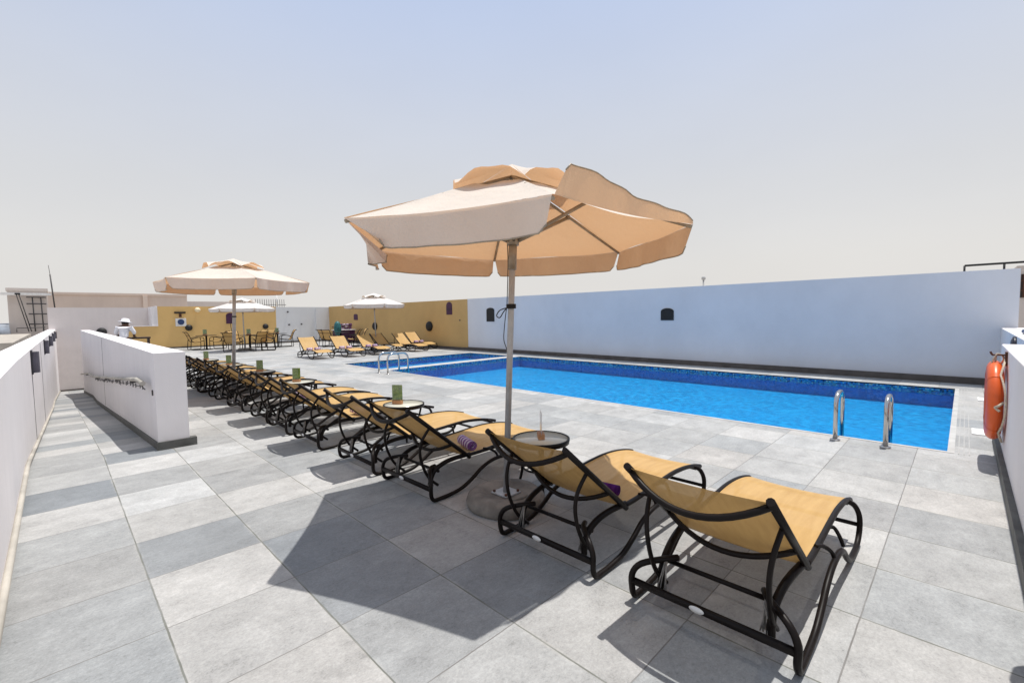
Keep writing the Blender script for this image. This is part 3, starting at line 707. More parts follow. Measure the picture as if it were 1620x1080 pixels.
LG = 'loungers in the long row'; LF = 'loungers at the far end of the pool'
row = [(2.09, .815, 'golden sling lounger nearest the camera, fully in sun, no towel'),
       (2.09, 1.81, 'golden sling lounger second from the camera, half in umbrella shade with a dark purple towel'),
       (2.09, 3.365, 'golden sling lounger just behind the big umbrella pole with a lilac rolled towel'),
       (2.09, 4.29, 'golden sling lounger between the lilac towel lounger and the second round table'),
       (2.09, 5.50, 'golden sling lounger just beyond the second round table with a lilac white towel'),
       (2.08, 6.49, 'sixth golden sling lounger of the row counted from the camera'),
       (2.08, 7.34, 'seventh golden sling lounger of the row, on the near side of the third round table'),
       (2.08, 8.56, 'eighth golden sling lounger of the row, on the far side of the third round table'),
       (2.07, 9.50, 'ninth golden sling lounger of the row, near the second umbrella pole'),
       (2.07, 10.70, 'tenth golden sling lounger of the row, just beyond the fourth round table'),
       (2.07, 11.56, 'eleventh golden sling lounger of the row, in the shade of the second umbrella'),
       (2.07, 12.70, 'twelfth golden sling lounger of the row, between the fifth and sixth round tables'),
       (2.07, 13.62, 'thirteenth golden sling lounger of the row, just before the sixth round table'),
       (2.07, 14.85, 'last golden sling lounger of the row, showing over the ramp wall end')]
far = [(6.93, 18.15, 'golden lounger leftmost at the far end of the pool, two pink towels on it', 0),
       (8.10, 17.95, 'golden lounger second from left at the far end of the pool, pale towels on it', 0),
       (9.25, 18.0, 'golden lounger beyond the pool in the shade of the third umbrella', 0),
       (10.35, 18.9, 'golden lounger half hidden beyond the pool with its back in deep shade', 8),
       (11.0, 18.1, 'golden lounger second from right beyond the pool, foot towards the pool', 6),
       (12.15, 18.9, 'golden lounger rightmost at the far end of the pool with a purple and white towel', 0)]
proto = make_lounger(); first = True
for x, y, lab in row:
    o = proto if first else copy_tree(proto); first = False
    o.location = (x, y, 0); o['label'] = lab; o['group'] = LG; o.rotation_euler = (0, 0, R(random.uniform(-2.2, 2.2)) if y > 4 else 0); o.location.x += random.uniform(-.025, .025) if y > 4 else 0
for x, y, lab, a in far:
    o = copy_tree(proto); o.location = (x, y, 0); o.rotation_euler = (0, 0, R(-90 + a)); o['label'] = lab; o['group'] = LF

# rolled towels
def towel(loc, rz, ln, r, mat, label, grp='rolled pool towels'):
    t = MB()
    prof = []
    turns = 2.6; n = 60
    sp_ = [(lerp(r * .18, r, (k / n) ** .8) * math.cos(turns * 2 * math.pi * k / n), lerp(r * .18, r, (k / n) ** .8) * math.sin(turns * 2 * math.pi * k / n)) for k in range(n + 1)]
    for (a, c), (e_, f_) in zip(sp_, sp_[1:]):
        t.quad((a, -ln / 2, c), (e_, -ln / 2, f_), (e_, ln / 2, f_), (a, ln / 2, c), True)
    o = t.build('rolled_towel', mat, solid=.007); o.location = loc; o.rotation_euler = (0, 0, rz)
    return tag(o, label, 'towel', grp)
def on_lounger(x, y, dx, dy, rz, ln, r, mat, label, zz=.30):
    towel((x + dx, y + dy, zz + r), rz, ln, r, mat, label)
on_lounger(2.09, 1.81, .50, -.12, R(8), .17, .036, M['towel_purple'], 'dark purple rolled towel on the second lounger from the camera', .285)
on_lounger(2.09, 3.365, .55, -.13, R(-18), .27, .046, M['towel'], 'lilac rolled towel on the lounger behind the big umbrella pole', .285)
on_lounger(2.09, 5.50, .56, -.14, R(5), .30, .046, M['towel_white'], 'lilac and white rolled towel on the lounger beyond the second round table', .285)
on_lounger(2.08, 7.34, .55, -.12, R(-6), .30, .046, M['towel_white'], 'white rolled towel on the lounger before the third round table', .285)
on_lounger(2.08, 8.56, .55, -.12, R(4), .30, .046, M['towel_white'], 'white rolled towel on the lounger beyond the third round table', .285)
for (x, y, lab, a), m1, nm in ((far[0], 'towel_white', 'leftmost lounger'), (far[1], 'towel_white', 'second left lounger'), (far[2], 'towel', 'shaded lounger'), (far[5], 'towel', 'rightmost lounger')):
    towel((x + .14, y - .56, .33), R(90), .2, .06, M[m1], 'rolled towel, right one of the pair on the ' + nm + ' beyond the pool')
    towel((x - .15, y - .56, .33), R(90), .2, .06, M[m1], 'rolled towel, left one of the pair on the ' + nm + ' beyond the pool')

# ------------------------------------------------------------------ round side tables with menu stands
def make_table():
    t = empty('side_table', '', 'table')
    b = MB(); b.lathe([(.0, .425), (.225, .425), (.232, .428), (.232, .434), (.0, .434)], (0, 0, 0), 36, cap=False); b.build('glass_top', M['glass_top'], t)
    b = MB(); b.lathe([(.228, .398), (.245, .398), (.249, .42), (.249, .438), (.238, .441), (.233, .436), (.228, .42), (.228, .398)], (0, 0, 0), 36, cap=False); b.build('rim', M['frame'], t)
    for k in range(4):
        a = R(45 + 90 * k); ca, sa = math.cos(a), math.sin(a)
        b = MB(); b.tube(smooth_path([(.215 * ca, .215 * sa, .405), (.19 * ca, .19 * sa, .30), (.165 * ca, .165 * sa, .18), (.19 * ca, .19 * sa, .06), (.215 * ca, .215 * sa, .008)], 4), .012, 7); b.build('leg', M['frame'], t)
    b = MB(); b.torus((0, 0, .18), .155, .009, 'z', 28, 6); b.build('brace_ring', M['frame'], t)
    return t
tabs = [(2.93, 2.58, 'round glass side table beside the big umbrella pole', 'edge-on menu card in a small brown block by the big umbrella pole', -48),
        (2.98, 4.86, 'round glass side table with a green menu, second from the camera', 'green menu card in a wooden block on the second round table', 35),
        (2.86, 7.93, 'round side table with a green menu, third from the camera', 'green menu card on the third round table', 45),
        (2.92, 10.08, 'round side table with a green menu, fourth from the camera', 'green menu card on the fourth round table', 45),
        (2.85, 12.12, 'round side table with a green menu by the second umbrella pole', 'green menu card partly hidden by the second umbrella pole', 42),
        (2.82, 14.2, 'round side table with a green menu, farthest from the camera', 'green menu card on the farthest round table', 45)]
def make_menu():
    t = empty('menu_stand', '', 'menu stand')
    b = MB(); b.box(-.062, .062, -.028, .028, 0, .048); b.build('block', M['wood'], t, bevel=.004)
    b = MB(); b.box(-.066, .066, -.0012, .0012, .04, .235); b.build('card', M['card'], t)
    b = MB(); b.box(-.070, .070, -.0036, -.0026, .036, .24); b.build('clear_sleeve', new_sleeve, t)
    return t
m_, nt_, out_ = new_mat('clear_acrylic'); g_ = N(nt_, 'ShaderNodeBsdfGlossy'); g_.inputs['Roughness'].default_value = .08; tr_ = N(nt_, 'ShaderNodeBsdfTransparent'); mx_ = N(nt_, 'ShaderNodeMixShader'); mx_.inputs[0].default_value = .07
nz = noise(nt_, objco(nt_), 3); L(nt_, ramp(nt_, nz, [(0., .9), (1., 1.)]), tr_.inputs[0])
L(nt_, tr_.outputs[0], mx_.inputs[1]); L(nt_, g_.outputs[0], mx_.inputs[2]); L(nt_, mx_.outputs[0], out_.inputs[0]); new_sleeve = m_
tproto = make_table(); mproto = make_menu()
for i, (x, y, lab, ml, a) in enumerate(tabs):
    o = tproto if i == 0 else copy_tree(tproto); o.location = (x, y, 0); o.rotation_euler = (0, 0, R(20 * i)); o['label'] = lab; o['group'] = 'round side tables in the lounger row'
    o = mproto if i == 0 else copy_tree(mproto); o['label'] = ml; o['group'] = 'menu stands on the tables'
    dx, dy = ((.0, .0), (-.05, .06), (-.03, .02), (-.03, .02), (-.02, .04), (-.03, .02))[i]
    o.location = (x + dx, y + dy, .4345); o.rotation_euler = (0, 0, R(a - 90 if i else 47))

# ------------------------------------------------------------------ umbrellas
def make_umbrella(name, label, base, top, Rr, zr, za, phase, val, mat, blown=None, pole_r=.0245, heavy=True, sag=.055, tuck=None):
    """hexagonal market umbrella; base/top = pole ends, Rr = rib length, zr = rim height, za = apex height"""
    bx, by, bz = base; tx, ty = top
    t = empty(name, label, 'umbrella', (bx, by, 0))
    P0 = Vector((0, 0, bz)); P1 = Vector((tx - bx, ty - by, za - .05))
    def ax(z): return P0.lerp(P1, (z - bz) / (P1.z - bz))
    C = ax(zr); C = Vector((C.x, C.y, 0))
    V = [C + Vector((Rr * math.cos(R(phase + 60 * k)), Rr * math.sin(R(phase + 60 * k)), zr)) for k in range(6)]
    A = Vector((C.x, C.y, za)); r0 = .27
    b = MB(); b.tube([P0, P0.lerp(P1, .5), P1], pole_r, 14); b.build('pole', M['alu'], t)
    b = MB()
    for k in range(6):
        a, c = V[k], V[(k + 1) % 6]
        def f(u, v):
            q = lerp(r0, 1., u); e = a.lerp(c, v); p = A.lerp(e, q); bump_ = 4 * v * (1 - v)
            d_ = (Vector((C.x, C.y, p.z)) - p)
            p = p + d_ * (.022 * bump_ * q * q); p.z -= sag * bump_ * q * math.sin(math.pi * min(1, q * .9)) + .0
            p.z += .006 * math.sin(9 * v + 4 * u + k)
            return p
        b.grid(f, 10, 28)
    can = b.build('canopy', mat, t, keep=True)
    # vent cap whose edge lifts between the ribs
    b = MB(); rc = .40
    for k in range(6):
        a, c = V[k], V[(k + 1) % 6]
        def f(u, v):
            q = lerp(0.001, rc, u); e = a.lerp(c, v); p = (A + Vector((0, 0, .075))).lerp(e, q); bu = 4 * v * (1 - v)
            p.z += u * u * (.012 + .075 * bu) + (-.02 * u * (1 - bu)) ; p.z += .01 * math.sin(13 * v + k * 2) * u
            return p
        b.grid(f, 6, 10)
    b.build('vent_cap', mat, t, keep=True)
    # valances
    for k in range(6):
        a, c = V[k], V[(k + 1) % 6]; mid = (a + c) / 2; outw = Vector((mid.x - C.x, mid.y - C.y, 0)).normalized(); ln = (c - a).length
        def f(u, v, k=k):
            vv = lerp(.004, .996, v); e = a.lerp(c, vv); bu = 4 * vv * (1 - vv)
            e = e + (Vector((C.x, C.y, e.z)) - e) * (.022 * bu); e.z -= sag * bu * math.sin(math.pi * .9) - .003; e = e + outw * .004
            corner = min(vv, 1 - vv) * ln; cut = 1. if corner > .07 else .62 + .38 * math.sqrt(max(0, 1 - (1 - corner / .07) ** 2))
            h = val * u * cut
            inset = .03 * u * (1 if vv < .5 else -1) * max(0, 1 - corner / .16)
            if tuck == k and vv < .5: inset += .15 * u * max(0, 1 - corner / .5)
            if tuck == k + 1 and vv > .5: inset -= .42 * u * max(0, 1 - corner / .7)
            wav = .012 * math.sin(vv * 11 + k * 1.7) * u + .01 * math.sin(vv * 27 + k) * u
            if blown is not None and k == blown[0]:
                th = R(lerp(blown[1], blown[2], vv ** 1.4))
                dr = outw * math.cos(th) + Vector((0, 0, math.sin(th)))
                shift = (c - a).normalized() * (.09 * u * (1 - vv) ** 3)
                return e + dr * (h * (.98 - .82 * vv ** 1.3) + .004 * u * math.sin(vv * 9)) + shift + outw * wav
            return e + Vector((0, 0, -h)) + outw * (wav - .03 * u - (.16 * u * max(0, 1 - corner / .7) if tuck == k + 1 and vv > .5 else 0)) + (c - a) * inset
        b = MB(); b.grid(f, 6, 28); b.build('valance', mat, t, keep=True)
        # piping along the free edge
        b = MB(); b.tube([f(1, j / 26) for j in range(27)], .0045, 5); b.build('piping', M['alu_beam'], t)
    hub = ax(zr - .06)
    b = MB(); b.tube([ax(zr - .24), ax(zr + .0)], pole_r * 1.35, 14); b.tube([ax(zr - .05), ax(zr + .015)], pole_r * 2., 12); b.build('runner', M['alu_beam'], t)
    for k in range(6):
        e = V[k]; q = A.lerp(e, .995) + Vector((0, 0, -.018)); a0 = A + Vector((0, 0, -.02))
        b = MB(); b.tube([a0, a0.lerp(q, .5), q], .0125, 6); b.build('rib', M['alu_beam'], t)
        m1 = a0.lerp(q, .47) + Vector((0, 0, -.01)); dirv = Vector((e.x - C.x, e.y - C.y, 0)).normalized()
        b = MB(); b.tube([ax(zr - .02) + dirv * pole_r * 1.4, m1], .0145, 6); b.tube([m1 + Vector((0, 0, -.015)), m1 + Vector((0, 0, .02))], .02, 6); b.build('strut', M['alu_beam'], t)
    return t, ax
u1, ax1 = make_umbrella('patio_umbrella', 'large cream umbrella in the foreground with one flap blown upward', (2.47, 2.55, .10), (2.60, 2.535), 1.315, 2.10, 2.60, 53.5, .185, M['canvas'], blown=(3, 88, 64), tuck=2)
def base_unit(t, r=.315, h=.115):
    b = MB(); n = 48
    prof = [(0.02, h * .78), (r * .42, h * .80), (r * .52, h * .86), (r * .66, h), (r * .84, h * .98), (r * .96, h * .72), (r, h * .42), (r * .985, h * .15), (r * .95, .002)]
    b.lathe(prof, (0, 0, 0), n, cap=False)
    for i, p in enumerate(b.v):                                 # moulded swelling, slightly lumpy
        a = math.atan2(p[1], p[0]); k = 1 + .012 * math.sin(3 * a + 1) + .008 * math.sin(7 * a); b.v[i] = (p[0] * k, p[1] * k, p[2])
    o = b.build('base', M['concrete'], t)
    b = MB(); b.box(-.085, .085, -.085, .085, h * .80, h * .80 + .012); pl = b.build('base_plate', M['alu'], t, bevel=.003)
    b = MB()
    for sx in (-1, 1):
        for sy in (-1, 1): b.lathe([(.011, 0), (.011, .014), (.005, .016)], (sx * .066, sy * .066, h * .80 + .012), 8)
    b.build('bolt', M['rust'], pl)
    b = MB()
    b.tube(smooth_path([(-.12, -.15, h * 1.0), (-.10, -.19, h * 1.03), (-.03, -.21, h * 1.03), (.03, -.2, h * 1.0)], 5), [.012] * 16, 8); b.build('carry_handle', M['concrete'], o)
base_unit(u1)
# rope tied round the pole of the big umbrella
b = MB(); q0 = ax1(1.56)
for k in range(3): b.torus(q0 + Vector((0, 0, .012 * k)), .034, .007, 'z', 20, 6)
dl = Vector((-.707, .707, 0))
b.tube(smooth_path([q0 + dl * .035, q0 + dl * .09 + Vector((0, 0, -.02)), q0 + dl * .115 + Vector((0, 0, -.06)), q0 + dl * .09 + Vector((0, 0, -.075)), q0 + dl * .06 + Vector((0, 0, -.03)), q0 + dl * .034], 5), .0045, 5)
b.tube(smooth_path([q0 + dl * .036, q0 + dl * .05 + Vector((0, 0, -.1)), q0 + dl * .062 + Vector((0, 0, -.24)), q0 + dl * .045 + Vector((0, 0, -.31)), q0 + dl * .036 + Vector((0, 0, -.33))], 5), .0035, 5)
q1 = ax1(1.95)
b.tube(smooth_path([q0 + dl * .034, q0.lerp(q1, .5) + dl * .033, q1 + dl * .036, ax1(2.12) + dl * .05], 4), .0035, 5)
b.build('rope', M['black'], u1)
b = MB(); b.lathe([(.01, 0), (.028, .01), (.03, .03), (.01, .045)], (.0, 0, 0), 10, 'x'); b.build('clamp_knob', M['black'], u1, xf=Matrix.Translation(ax1(.34) + Vector((.028, 0, 0))))
u2_, ax2 = make_umbrella('patio_umbrella', 'cream umbrella at the middle of the lounger row, second in size', (2.52, 10.55, .10), (2.60, 10.4), 1.40, 2.235, 2.64, 30, .19, M['canvas'], pole_r=.032)
base_unit(u2_)
b = MB()
for k in range(2): b.torus(ax2(1.55) + Vector((0, 0, .012 * k)), .038, .008, 'z', 16, 6)
b.tube(smooth_path([ax2(1.55) + dl * .04, ax2(1.4) + dl * .07, ax2(1.25) + dl * .04], 5), .005, 5); b.build('rope', M['black'], u2_)
u3_, ax3 = make_umbrella('patio_umbrella', 'white umbrella over the loungers at the far end of the pool', (10.28, 18.95, .08), (10.2, 18.9), 1.36, 2.07, 2.52, 20, .16, M['canvas_white'], sag=.06)
base_unit(u3_)
u4_, ax4 = make_umbrella('patio_umbrella', 'white umbrella over the dining tables, seen behind the second cream umbrella', (6.40, 24.5, .08), (6.38, 24.5), 1.42, 2.0, 2.45, 35, .15, M['canvas_white'], sag=.06)
base_unit(u4_)

# ------------------------------------------------------------------ dining chairs and tables
def make_chair():
    t = empty('dining_chair', '', 'chair')
    for s in (1, -1):
        y = s * .27
        lp = smooth_path([(-.02, y, .56), (.20, y, .62), (.40, y, .60), (.45, y, .50), (.45, y, .10), (.42, y, .02), (.2, y, .014), (-.05, y, .014), (-.13, y, .03), (-.12, y, .2), (-.10, y, .44), (-.07, y, .54)], 3, True)
        b = MB(); b.tube(lp, .0165, 6, closed=True); b.build('side_frame', M['frame'], t)
    prof = smooth_path([(.44, 0, .415), (.40, 0, .425), (.25, 0, .395), (.05, 0, .375), (-.04, 0, .42), (-.12, 0, .60), (-.19, 0, .78), (-.27, 0, .885), (-.32, 0, .90)], 3)
    b = MB()
    for s in (1, -1): b.tube([p + Vector((0, s * .235, 0)) for p in prof], .016, 6)
    for k in (2, 17, 24): 
        p = prof[min(k, len(prof) - 1)]; b.tube([p + Vector((0, -.27, -.01)), p + Vector((0, .27, -.01))], .012, 6)
    b.build('seat_frame', M['frame'], t)
    n = len(prof) - 1
    def f(u, v):
        k = u * n; i = min(n - 1, int(k)); p = prof[i].lerp(prof[i + 1], k - i); return p + Vector((0, lerp(-.235, .235, v), .006 - .012 * (1 - (2 * v - 1) ** 2)))
    b = MB(); b.grid(f, n, 6); b.build('sling', M['sling'], t)
    return t
def make_dtable():
    t = empty('dining_table', '', 'table')
    b = MB(); b.lathe([(0, .70), (.43, .70), (.45, .705), (.45, .722), (0, .725)], (0, 0, 0), 28, cap=False); b.build('table_top', M['frame'], t)
    b = MB(); b.tube([(0, 0, .04), (0, 0, .70)], .04, 10); b.build('column', M['frame'], t)
    b = MB(); b.lathe([(.25, 0), (.25, .015), (.05, .05), (.04, .06)], (0, 0, 0), 20); b.build('foot', M['frame'], t)
    return t
chairs = [(4.85, 27.6, 5, 'sling dining chair leftmost of the group, seen from behind'),
          (6.05, 27.2, 150, 'sling dining chair facing left on the right side of the first dining table'),
          (5.75, 24.2, 45, 'sling dining chair nearest the camera with its back turned, by the umbrella pole'),
          (6.35, 25.9, -80, 'sling dining chair behind the second dining table, in the white umbrella shade'),
          (6.85, 23.7, 100, 'sling dining chair facing left beside the second dining table, front on'),
          (7.35, 23.6, 160, 'sling dining chair seen from the side right of the second dining table'),
          (7.7, 26.6, 200, 'sling dining chair with pale back between the second and third dining tables'),
          (8.05, 26.5, 215, 'sling dining chair behind the third dining table near the round speaker'),
          (8.95, 25.9, 170, 'grey looking sling chair rightmost of the dining group, turned side on')]
cproto = make_chair()
for i, (x, y, a, lab) in enumerate(chairs):
    o = cproto if i == 0 else copy_tree(cproto); o.location = (x, y, 0); o.rotation_euler = (0, 0, R(a)); o['label'] = lab; o['group'] = 'sling chairs at the dining tables'
for x, y, a, lab in ((10.05, 23.5, 30, 'sling chair on the left of the corner table, back to the pale wall'), (10.15, 24.3, 10, 'second sling chair behind the left one at the corner table'), (10.95, 22.3, 140, 'sling chair on the right of the corner table facing left'), (11.45, 22.7, 165, 'sling chair right of the corner table, half hidden behind another')):
    o = copy_tree(cproto); o.location = (x, y, 0); o.rotation_euler = (0, 0, R(a)); o['label'] = lab; o['group'] = 'sling chairs at the corner table'
dproto = make_dtable()
for i, (x, y, lab) in enumerate(((5.35, 27.0, 'dark round dining table leftmost, with a menu on it'), (6.75, 24.9, 'dark round dining table in the middle under the white umbrella'), (8.35, 25.9, 'dark round dining table rightmost of the three by the ochre wall'), (10.75, 23.6, 'round dining table in the corner near the towel trolley'))):
    o = dproto if i == 0 else copy_tree(dproto); o.location = (x, y, 0); o['label'] = lab; o['group'] = 'round dining tables'
for x, y, lab in ((5.3, 27.0, 'olive green menu card on the leftmost dining table'), (6.7, 24.9, 'green menu card on the middle dining table'), (8.3, 25.85, 'menu card on the right dining table by the ochre wall')):
    o = copy_tree(mproto); o.location = (x, y, .7255); o.rotation_euler = (0, 0, R(-45)); o.scale = (1.5, 1.5, 1.25); o['label'] = lab; o['group'] = 'menu stands on the tables'
for ch in mproto.children:
    if ch.name.startswith('card'): ch.material_slots[0].link = 'OBJECT'; ch.material_slots[0].material = M['card_edge']
# towel trolley with stacked towels in the corner
tr = empty('towel_trolley', 'dark trolley with a white top in the corner behind the far loungers', 'trolley', (12.0, 25.9, 0))
b = MB(); b.box(-.55, .55, -.3, .3, .12, .78); b.build('body', M['purple'], tr, bevel=.02)
b = MB(); b.box(-.6, .6, -.35, .35, .78, .81); b.build('top', M['white_plastic'], tr, bevel=.008)
for sx in (-1, 1):
    for sy in (-1, 1):
        b = MB(); b.lathe([(.055, -.02), (.06, 0), (.055, .02)], (sx * .45, sy * .24, .06), 12, 'y'); b.build('wheel', M['black'], tr)
k = 0
for lx in range(4):
    for ly in range(3):
        towel((11.72 + lx * .2 + .02 * ly, 25.8 + .0 * ly, .87 + ly * .115), R(-45), .36, .055, M[('towel_white', 'towel', 'towel_purple')[(lx + ly) % 3 if lx < 3 else 2]],
              'rolled towel in the purple and white stack on the towel trolley', 'towels stacked on the trolley')
# teal ornament on a stand
te = empty('garden_ornament', 'rounded teal ornament on a beige stand in front of the side ochre wall', 'ornament', (11.4, 25.4, 0))
b = MB(); b.lathe([(.12, .62), (.2, .72), (.27, .95), (.28, 1.15), (.24, 1.4), (.14, 1.55), (.03, 1.6)], (0, 0, 0), 20); b.build('shell', M['teal'], te)
b = MB(); b.lathe([(.2, 0), (.2, .04), (.05, .08), (.05, .6), (.13, .64)], (0, 0, 0), 14); b.build('stand', M['pipe'], te)
b = MB(); b.tube([(-.28, .05, 1.18), (-.42, .1, 1.2)], .035, 8); b.build('spout', M['rust'], te)

te.scale = (.72, .72, .82)
# ------------------------------------------------------------------ pool ladders
def pool_rail(x, y, reach, hgt, name, steps=None):
    pts = [(x, y, 0), (x, y, hgt - .16)] + [(x + .16 - .16 * math.cos(t), y, hgt - .16 + .16 * math.sin(t)) for t in [math.pi * k / 12 for k in range(1, 7)]]
    pts += [(x + reach - .16 + .16 * math.sin(t), y, hgt - .16 + .16 * math.cos(t)) for t in [math.pi / 2 * k / 6 for k in range(0, 7)]] + [(x + reach, y, -.34)]
    return pts
for lab, x, ys_, reach in (('steel pool ladder at the near right end of the pool', 6.34, (1.03, .575), .40), ('steel pool ladder near the pool divider, with curved rails', 6.12, (11.18, 10.72), .62)):
    t = empty('pool_ladder', lab, 'pool ladder', (x, sum(ys_) / 2, 0))
    for y in ys_:
        b = MB(); b.tube(pool_rail(0, y - sum(ys_) / 2, reach, .54, ''), .0235, 12); rl_ = b.build('rail', M['steel'], t)
        b = MB(); b.lathe([(.05, .001), (.05, .012), (.03, .02)], (0, y - sum(ys_) / 2, 0), 16); b.build('floor_flange', M['steel'], t)
    b = MB(); h_ = abs(ys_[0] - ys_[1]) / 2
    b.box(reach - .03, reach + .05, -h_, h_, -.16, -.14); b.box(reach - .03, reach + .05, -h_, h_, -.30, -.28); b.build('tread', M['steel'], t)

# ------------------------------------------------------------------ lifebuoy on the right parapet
lb = empty('lifebuoy', 'orange lifebuoy with cream rope hanging on the right parapet', 'lifebuoy', (6.45, -.222, .61))
b = MB(); b.torus((0, 0, 0), .30, .085, 'y', 56, 20, .68); b.build('ring', M['buoy'], lb)
for a in (45, 135, 225, 315):
    ca, sa = math.cos(R(a)), math.sin(R(a)); b = MB()
    c = Vector((.30 * ca, 0, .30 * sa)); rad = Vector((ca, 0, sa)); tan = Vector((-sa, 0, ca))
    pp = [c + rad * (.0875 * math.cos(t)) + Vector((0, .0595 * math.sin(t), 0)) for t in [2 * math.pi * k / 20 for k in range(20)]]
    n0 = len(b.v); b.v += [tuple(p - tan * .022) for p in pp] + [tuple(p + tan * .022) for p in pp]
    for k in range(20): b.face([n0 + k, n0 + (k + 1) % 20, n0 + 20 + (k + 1) % 20, n0 + 20 + k], True)
    b.build('band', M['buoy'], lb)
rp = []
for k in range(49):
    a = 2 * math.pi * k / 48 + math.pi / 4; sg = abs(math.sin(2 * (a - math.pi / 4))); rp.append((( .383 + .02 * sg) * math.cos(a), -.03 - .035 * sg, (.383 + .02 * sg) * math.sin(a)))
b = MB(); b.tube(rp, .0085, 6)
b.tube(smooth_path([(-.37, -.05, .03), (-.40, -.02, -.0), (-.38, .0, -.02), (-.39, -.03, -.05)], 4), .011, 6)
b.tube(smooth_path([(-.03, .0, .36), (-.05, -.0, .42), (-.06, -.01, .455), (-.02, -.05, .43), (.03, -.06, .36)], 4), .008, 6)
b.tube(smooth_path([(-.08, .03, .35), (-.07, .01, .42), (-.06, -.01, .455)], 4), .007, 6); b.build('rope', M['rope'], lb)
hk = empty('wall_hook', 'rusty hook bracket on the right parapet holding the lifebuoy', 'hook', (6.39, -.29, 1.035))
b = MB(); b.box(-.05, .05, -.0095, .006, -.08, .05); b.build('plate', M['rust'], hk)
b = MB(); b.tube(smooth_path([(0, 0, .02), (0, .06, .02), (0, .09, .02), (0, .105, .05)], 4), .009, 7); b.build('hook', M['rust'], hk)

# ------------------------------------------------------------------ person in white, back to the camera
def skin_mesh(name, verts, edges, radii, mat, parent, sub=2, root=0):
    me = bpy.data.meshes.new(name); me.from_pydata(verts, edges, []); o = bpy.data.objects.new(name, me); COL.objects.link(o)
    o.modifiers.new('skin', 'SKIN'); s_ = o.modifiers.new('sub', 'SUBSURF'); s_.levels = sub; s_.render_levels = sub
    if not me.skin_vertices: me.attributes
    for i, r in enumerate(radii): me.skin_vertices[0].data[i].radius = (r, r * 1.0) if isinstance(r, (int, float)) else r
    me.skin_vertices[0].data[root].use_root = True
    dg = bpy.context.evaluated_depsgraph_get(); dg.update()
    m2 = bpy.data.meshes.new_from_object(o.evaluated_get(dg)); bpy.data.objects.remove(o)
    for p in m2.polygons: p.use_smooth = True
    m2.materials.clear(); m2.materials.append(mat)
    q = bpy.data.objects.new(name, m2); COL.objects.link(q); q.parent = parent; return q
pe = empty('person', 'person in white shirt and white brimmed hat with back turned, beyond the ramp wall', 'person', (1.72, 21.2, 0), R(68))
# local frame: +x the way the person faces, +y their left; leaning forward a little
vs = [(0, 0, .86), (.03, 0, 1.02), (.08, 0, 1.2), (.12, 0, 1.30), (.15, 0, 1.345), (.19, 0, 1.43),
      (.09, .17, 1.265), (.13, .255, 1.08), (.29, .245, .96), (.35, .235, .93),
      (.09, -.17, 1.265), (.16, -.25, 1.09), (.33, -.20, .97), (.39, -.19, .94),
      (.0, .09, .80), (.03, .10, .44), (-.02, .105, .08), (.0, -.09, .80), (.04, -.10, .44), (-.01, -.105, .08), (.10, .11, .035), (.11, -.11, .035)]
es = [(0, 1), (1, 2), (2, 3), (3, 4), (4, 5), (3, 6), (6, 7), (7, 8), (8, 9), (3, 10), (10, 11), (11, 12), (12, 13), (0, 14), (14, 15), (15, 16), (0, 17), (17, 18), (18, 19), (16, 20), (19, 21)]
rd = [(.08, .09), (.08, .09), (.08, .09), (.06, .07), .045, .05, .062, .05, .04, .03, .062, .05, .04, .03, .085, .06, .042, .085, .06, .042, .04, .04]
skin_mesh('body', vs, es, rd, M['skin'], pe)
skin_mesh('shirt', [(0, 0, .80), (.03, 0, 1.02), (.08, 0, 1.2), (.12, 0, 1.325), (.09, .18, 1.262), (.13, .265, 1.08), (.22, .255, 1.01), (.09, -.18, 1.262), (.16, -.26, 1.09), (.25, -.23, 1.02)],
          [(0, 1), (1, 2), (2, 3), (3, 4), (4, 5), (5, 6), (3, 7), (7, 8), (8, 9)], [(.135, .17), (.13, .175), (.13, .19), (.10, .15), .078, .066, .058, .078, .066, .058], M['white_cloth'], pe)
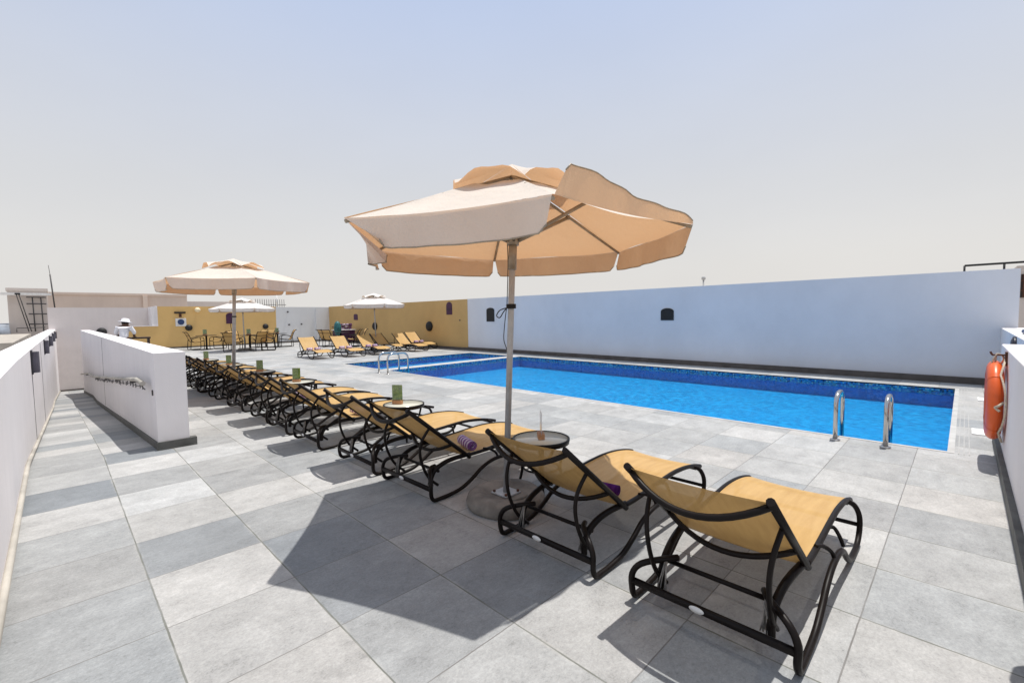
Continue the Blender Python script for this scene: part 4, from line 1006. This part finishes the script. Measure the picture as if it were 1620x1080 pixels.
skin_mesh('trousers', [(0, 0, .86), (0, .09, .78), (.03, .10, .44), (-.02, .105, .10), (0, -.09, .78), (.04, -.10, .44), (-.01, -.105, .10)], [(0, 1), (1, 2), (2, 3), (0, 4), (4, 5), (5, 6)], [(.125, .155), .10, .075, .06, .10, .075, .06], M['trousers'], pe)
b = MB()
hp = [(.085, -.11), (.098, -.05), (.10, .01), (.09, .07), (.06, .115), (.015, .13)]
b.lathe(hp[:], (.215, 0, 1.435), 18); b.build('head', M['skin'], pe)
b = MB(); b.lathe([(.088, -.05), (.104, -.02), (.107, .02), (.1, .05)], (.207, 0, 1.435), 18, cap=False); b.build('hair', M['hair'], pe)
b = MB(); b.lathe([(.215, .0), (.21, .012), (.125, .035), (.122, .09), (.105, .125), (.06, .14), (.01, .143)], (.215, 0, 1.45), 24); b.build('hat', M['white_cloth'], pe, xf=Matrix.Translation((.215, 0, 1.45)) @ Matrix.Rotation(R(8), 4, 'X') @ Matrix.Rotation(R(8), 4, 'Y') @ Matrix.Translation((-.215, 0, -1.45)))
for s in (1, -1):
    hx, hy, hz_ = (.36, .235, .925) if s > 0 else (.40, -.19, .935)
    for k in range(4):
        MB_ = MB(); MB_.tube([(hx, hy + (k - 1.5) * .02, hz_), (hx + .045, hy + (k - 1.5) * .021, hz_ - .012), (hx + .075 - .006 * abs(k - 1), hy + (k - 1.5) * .021, hz_ - .04)], [.010, .009, .007], 6); MB_.build('finger', M['skin'], pe)
    MB_ = MB(); MB_.tube([(hx - .01, hy - s * .03, hz_), (hx + .025, hy - s * .055, hz_ - .01), (hx + .045, hy - s * .058, hz_ - .03)], [.011, .010, .008], 6); MB_.build('thumb', M['skin'], pe)
    MB_ = MB(); MB_.tube([(hx - .04, hy, hz_ + .01), (hx - .005, hy, hz_ + .004), (hx + .015, hy, hz_)], [.028, .04, .036], 10, flat=.5); MB_.build('palm', M['skin'], pe)
# dark bench box the person stands beside
bx_ = empty('bench', 'dark low bench top right of the person, just above the ramp wall', 'bench', (2.05, 21.6, 0))
b = MB(); b.box(-.25, .45, -.2, .2, .84, .90); b.build('seat', M['grille'], bx_, bevel=.01)
for sx in (-.2, .4):
    b = MB(); b.box(sx - .025, sx + .025, -.17, .17, 0, .84); b.build('leg', M['grille'], bx_)
